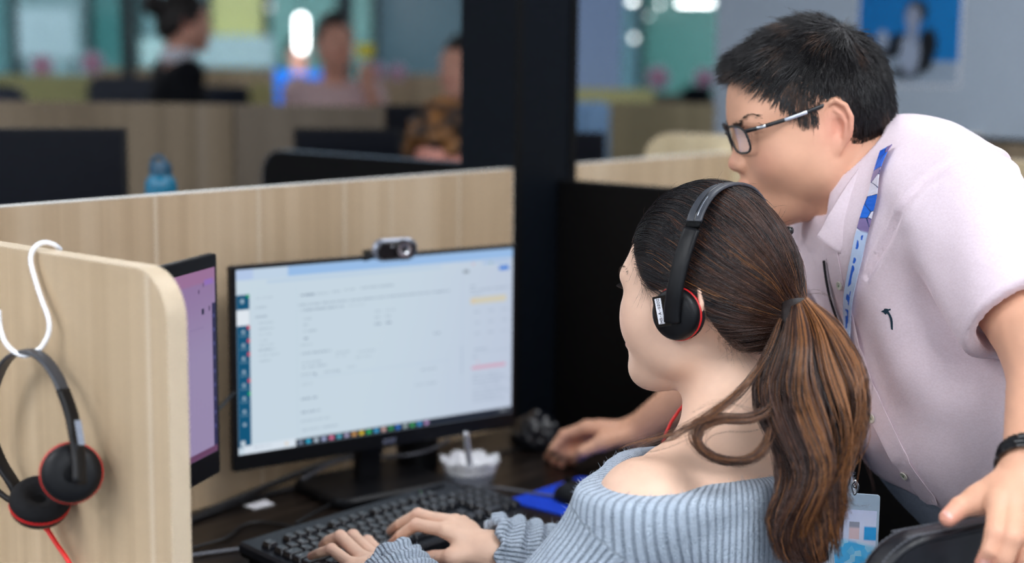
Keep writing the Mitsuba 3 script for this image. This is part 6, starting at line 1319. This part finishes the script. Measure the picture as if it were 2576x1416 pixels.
# the grey wall with the poster
a, b = at(1793, 300, 5.4), at(2700, 300, 4.35); a, b = a * A([1, 1, 0]), b * A([1, 1, 0]); d_ = nrm(b - a); b = a + d_ * 2.4; nW = np.cross(d_, ZZ); MWl = frame(a, d_, None, ZZ)
struct('wall_side', cbox([1.2, .06, HC / 2], [2.4, .12, HC - .004], .004), 'm_wall_grey', M=MWl)
def on_wall(px, py):
    d = FWD + CR * (px - 1288) / FPX - CU * (py - 708) / FPX; return EYE + d * (((a - EYE) @ nW) / (d @ nW))
p0, p1, p2 = on_wall(2160, 100), on_wall(2416, 100), on_wall(2290, 212); L = lambda p: (p - a) @ d_
u0, u1 = L(p0), L(p1); zb = p2[2]; zt = zb + (u1 - u0) * 1.45
PK = (u1 - u0) * FPX / ((p2 - EYE) @ FWD) / 256.
def _poster(p, n, uv):
    x = uv.x; y = uv.y * 1.45 * PK                      # y up from the bottom, in widths
    E = lambda cx, cy, rx, ry: 1 - smoothstep(.85, 1.1, dr.sqrt(dr.square((x - cx) / rx) + dr.square((y - cy) / ry)))
    c = mix(srgb(0, 112, 184), srgb(6, 122, 194), x); low = smoothstep(-.01, .012, .225 + .10 * smoothstep(.62, .2, x) - y); c = mix(c, srgb(158, 174, 192), low)
    jk = dr.maximum(dr.maximum(E(.70, .38, .095, .17), E(.42, .40, .11, .10)), dr.maximum(E(.33, .31, .12, .06), dr.maximum(E(.50, .11, .15, .06), E(.66, .21, .10, .10)))); c = mix(c, srgb(8, 14, 22), jk)
    c = mix(c, srgb(158, 170, 190), E(.25, .43, .065, .10)); c = mix(c, srgb(158, 170, 192), E(.53, .30, .10, .21)); c = mix(c, srgb(140, 150, 172), E(.55, .50, .055, .10))
    c = mix(c, srgb(18, 30, 42), E(.575, .70, .115, .12)); c = mix(c, srgb(148, 156, 178), E(.545, .645, .075, .125))
    c = mix(c, srgb(120, 134, 152), E(.30, .20, .16, .035) * .6); c = mix(c, srgb(128, 144, 164), E(.82, .14, .12, .02) * .5)
    return c
mat('m_poster', _poster, .4, .3)
t = thing('poster', 'blue poster of a person in a dark jacket on the grey wall behind the man', 'poster')
obj('sheet', cbox([(u0 + u1) / 2, -.0015, (zb + zt) / 2], [u1 - u0 + .012, .003, zt - zb + .012], .0005), 'm_paper', t, M=MWl)
V = trimesh.transform_points(A([[u0, -.0034, zb], [u1, -.0034, zb], [u1, -.0034, zt], [u0, -.0034, zt]]), MWl); put('print', mikit.ply(TR(V, [[0, 1, 2], [0, 2, 3]]), 'm_poster', False, A([[0, 0], [1, 0], [1, 1], [0, 1.]])), t)
wall_panel('partition', 'black topped low partition along the foot of the grey wall', 2080, 2860, 4.65, 4.05, 330, 'm_black_matte', edge='m_black_matte')
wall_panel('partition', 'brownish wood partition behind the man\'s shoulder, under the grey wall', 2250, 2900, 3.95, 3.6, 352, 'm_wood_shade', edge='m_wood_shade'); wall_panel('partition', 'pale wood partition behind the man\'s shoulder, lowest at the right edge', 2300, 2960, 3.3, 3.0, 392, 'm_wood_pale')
# the green glass wall at the back: panes between dark posts
GY = 12.3
mat('m_post', srgb(16, 30, 38), .4, .3)
panes = ((-6.1, -4.6, (108, 150, 152)), (-4.6, -3.95, (86, 134, 138)), (-3.95, -3.35, (132, 170, 176)), (-3.35, -2.95, (70, 132, 132)), (-2.95, -2.42, (120, 172, 178)), (-2.42, -1.95, (190, 200, 130)), (-1.95, -1.1, (104, 160, 156)), (-1.1, -.35, (70, 100, 112)), (-.35, .25, (122, 172, 180)), (.25, 1.0, (100, 146, 160)), (1.0, 1.9, (84, 146, 140)), (1.9, 3.1, (84, 150, 142)), (3.1, 5.3, (96, 150, 146)))
for i, (x0, x1, c) in enumerate(panes):
    m_ = f'm_pane_{i}'; base = srgb(*c); mat(m_, (lambda b: lambda p, n, uv: mix([.45 * q for q in b], b, dr.clip(.55 + .9 * fbm(p.x * .9, p.y, p.z * .7, 2) - .25, 0, 1)))(base), .18, .5)
    struct(f'window_{i + 1}', cbox([(x0 + x1) / 2, GY, HC / 2], [x1 - x0 - .05, .012, HC - .02], .002), m_)
    k = obj('trim', cbox([x0, GY, HC / 2], [.05, .07, HC - .01], .004), 'm_post'); tag(k, kind='structure')
mat('m_white_board', srgb(150, 180, 186), .4, .3)
def board(label, x0, x1, y0, y1, D, col): 
    a, b = at(x0, y0, D), at(x1, y1, D); W_, H_ = b[0] - a[0], a[2] - b[2]; m_ = col if isinstance(col, str) else mat('m_board_%d' % len(scene), srgb(*col), .5, .3)
    t = thing('board', label, 'board'); M = frame((a + b) / 2, CR * A([1, 1, 0]), None, ZZ); obj('panel', cbox([0, 0, 0], [W_, .02, H_], .003), m_, t, M=M)
    for s in (-1, 1): obj('leg', tube([(a + b) / 2 + CR * s * W_ * .45 - ZZ * H_ / 2, ((a + b) / 2 + CR * s * W_ * .45) * A([1, 1, 0])], .015, 8), 'm_post', t)
board('white board far off behind the woman with the bun, right of her neck', 478, 692, 88, 172, 11.95, 'm_white_board'); board('pale board far off at the upper left of the picture', 45, 190, 20, 148, 11.4, (140, 168, 176)); board('pale board far off left of the woman with the bun', 352, 430, 96, 170, 11., (150, 186, 188))
def pole(label, x, ytop, D, w=.06):
    p = at(x, 200, D) * A([1, 1, 0]); k = obj('post', bevel_extr(rrect(w, w, .004), HC - .004, .002), 'm_post', M=frame(p + ZZ * .002, CR * A([1, 1, 0]), None, ZZ)); tag(k, label, 'post', kind='structure')
pole('dark slim post left of the woman with the bun', 324, 0, 7.9, .058); pole('dark post behind the woman raising her hand', 868, 0, 10.5, .10)
def lamp(label, x, y, D, w, h, e, drop=True):  # glowing shapes; those right of the pillar stand in for reflected ceiling lights
    t = thing('hanging_lamp', label, 'lamp'); p = at(x, y, D); M = frame(p, CR * A([1, 1, 0]), None, ZZ)
    k = obj('tube', bevel_extr(rrect(w, h, min(w, h) * .45, 6), .05, .008), 'm_diffuser', t, M=M @ A([[1, 0, 0, 0], [0, 0, -1, 0], [0, 1, 0, 0], [0, 0, 0, 1.]])); scene[k]['emitter'] = emitter([e * .93, e, e])
    obj('cord', tube([p + ZZ * h / 2 + M[:3, 1] * -.02, A([p[0], p[1], HC]) + M[:3, 1] * -.02], .006, 6), 'm_post', t)
lamp('bright upright white lamp far off above the person in blue', 759, 84, 10.8, .075, .26, 9.); lamp('bright long glow standing in for a reflected ceiling light at the top edge, left of the grey wall', 1748, 8, 11., .26, .035, 9.); lamp('bright glow standing in for a reflected ceiling light at the top edge, right of the blue column', 1590, 4, 11., .06, .03, 7.)
lamp('small bright glow standing in for a reflected ceiling light at the top, between two larger ones', 1660, 10, 11.2, .03, .03, 5.); lamp('small round glow standing in for a reflection in the green glass, right of the blue column', 1594, 96, 11.4, .04, .04, 4.); lamp('faint small glow standing in for a reflection just under the top ones', 1632, 40, 11.6, .03, .03, 1.6); lamp('faint pale lamp far off above the white board', 682, 18, 11.6, .04, .05, .8)
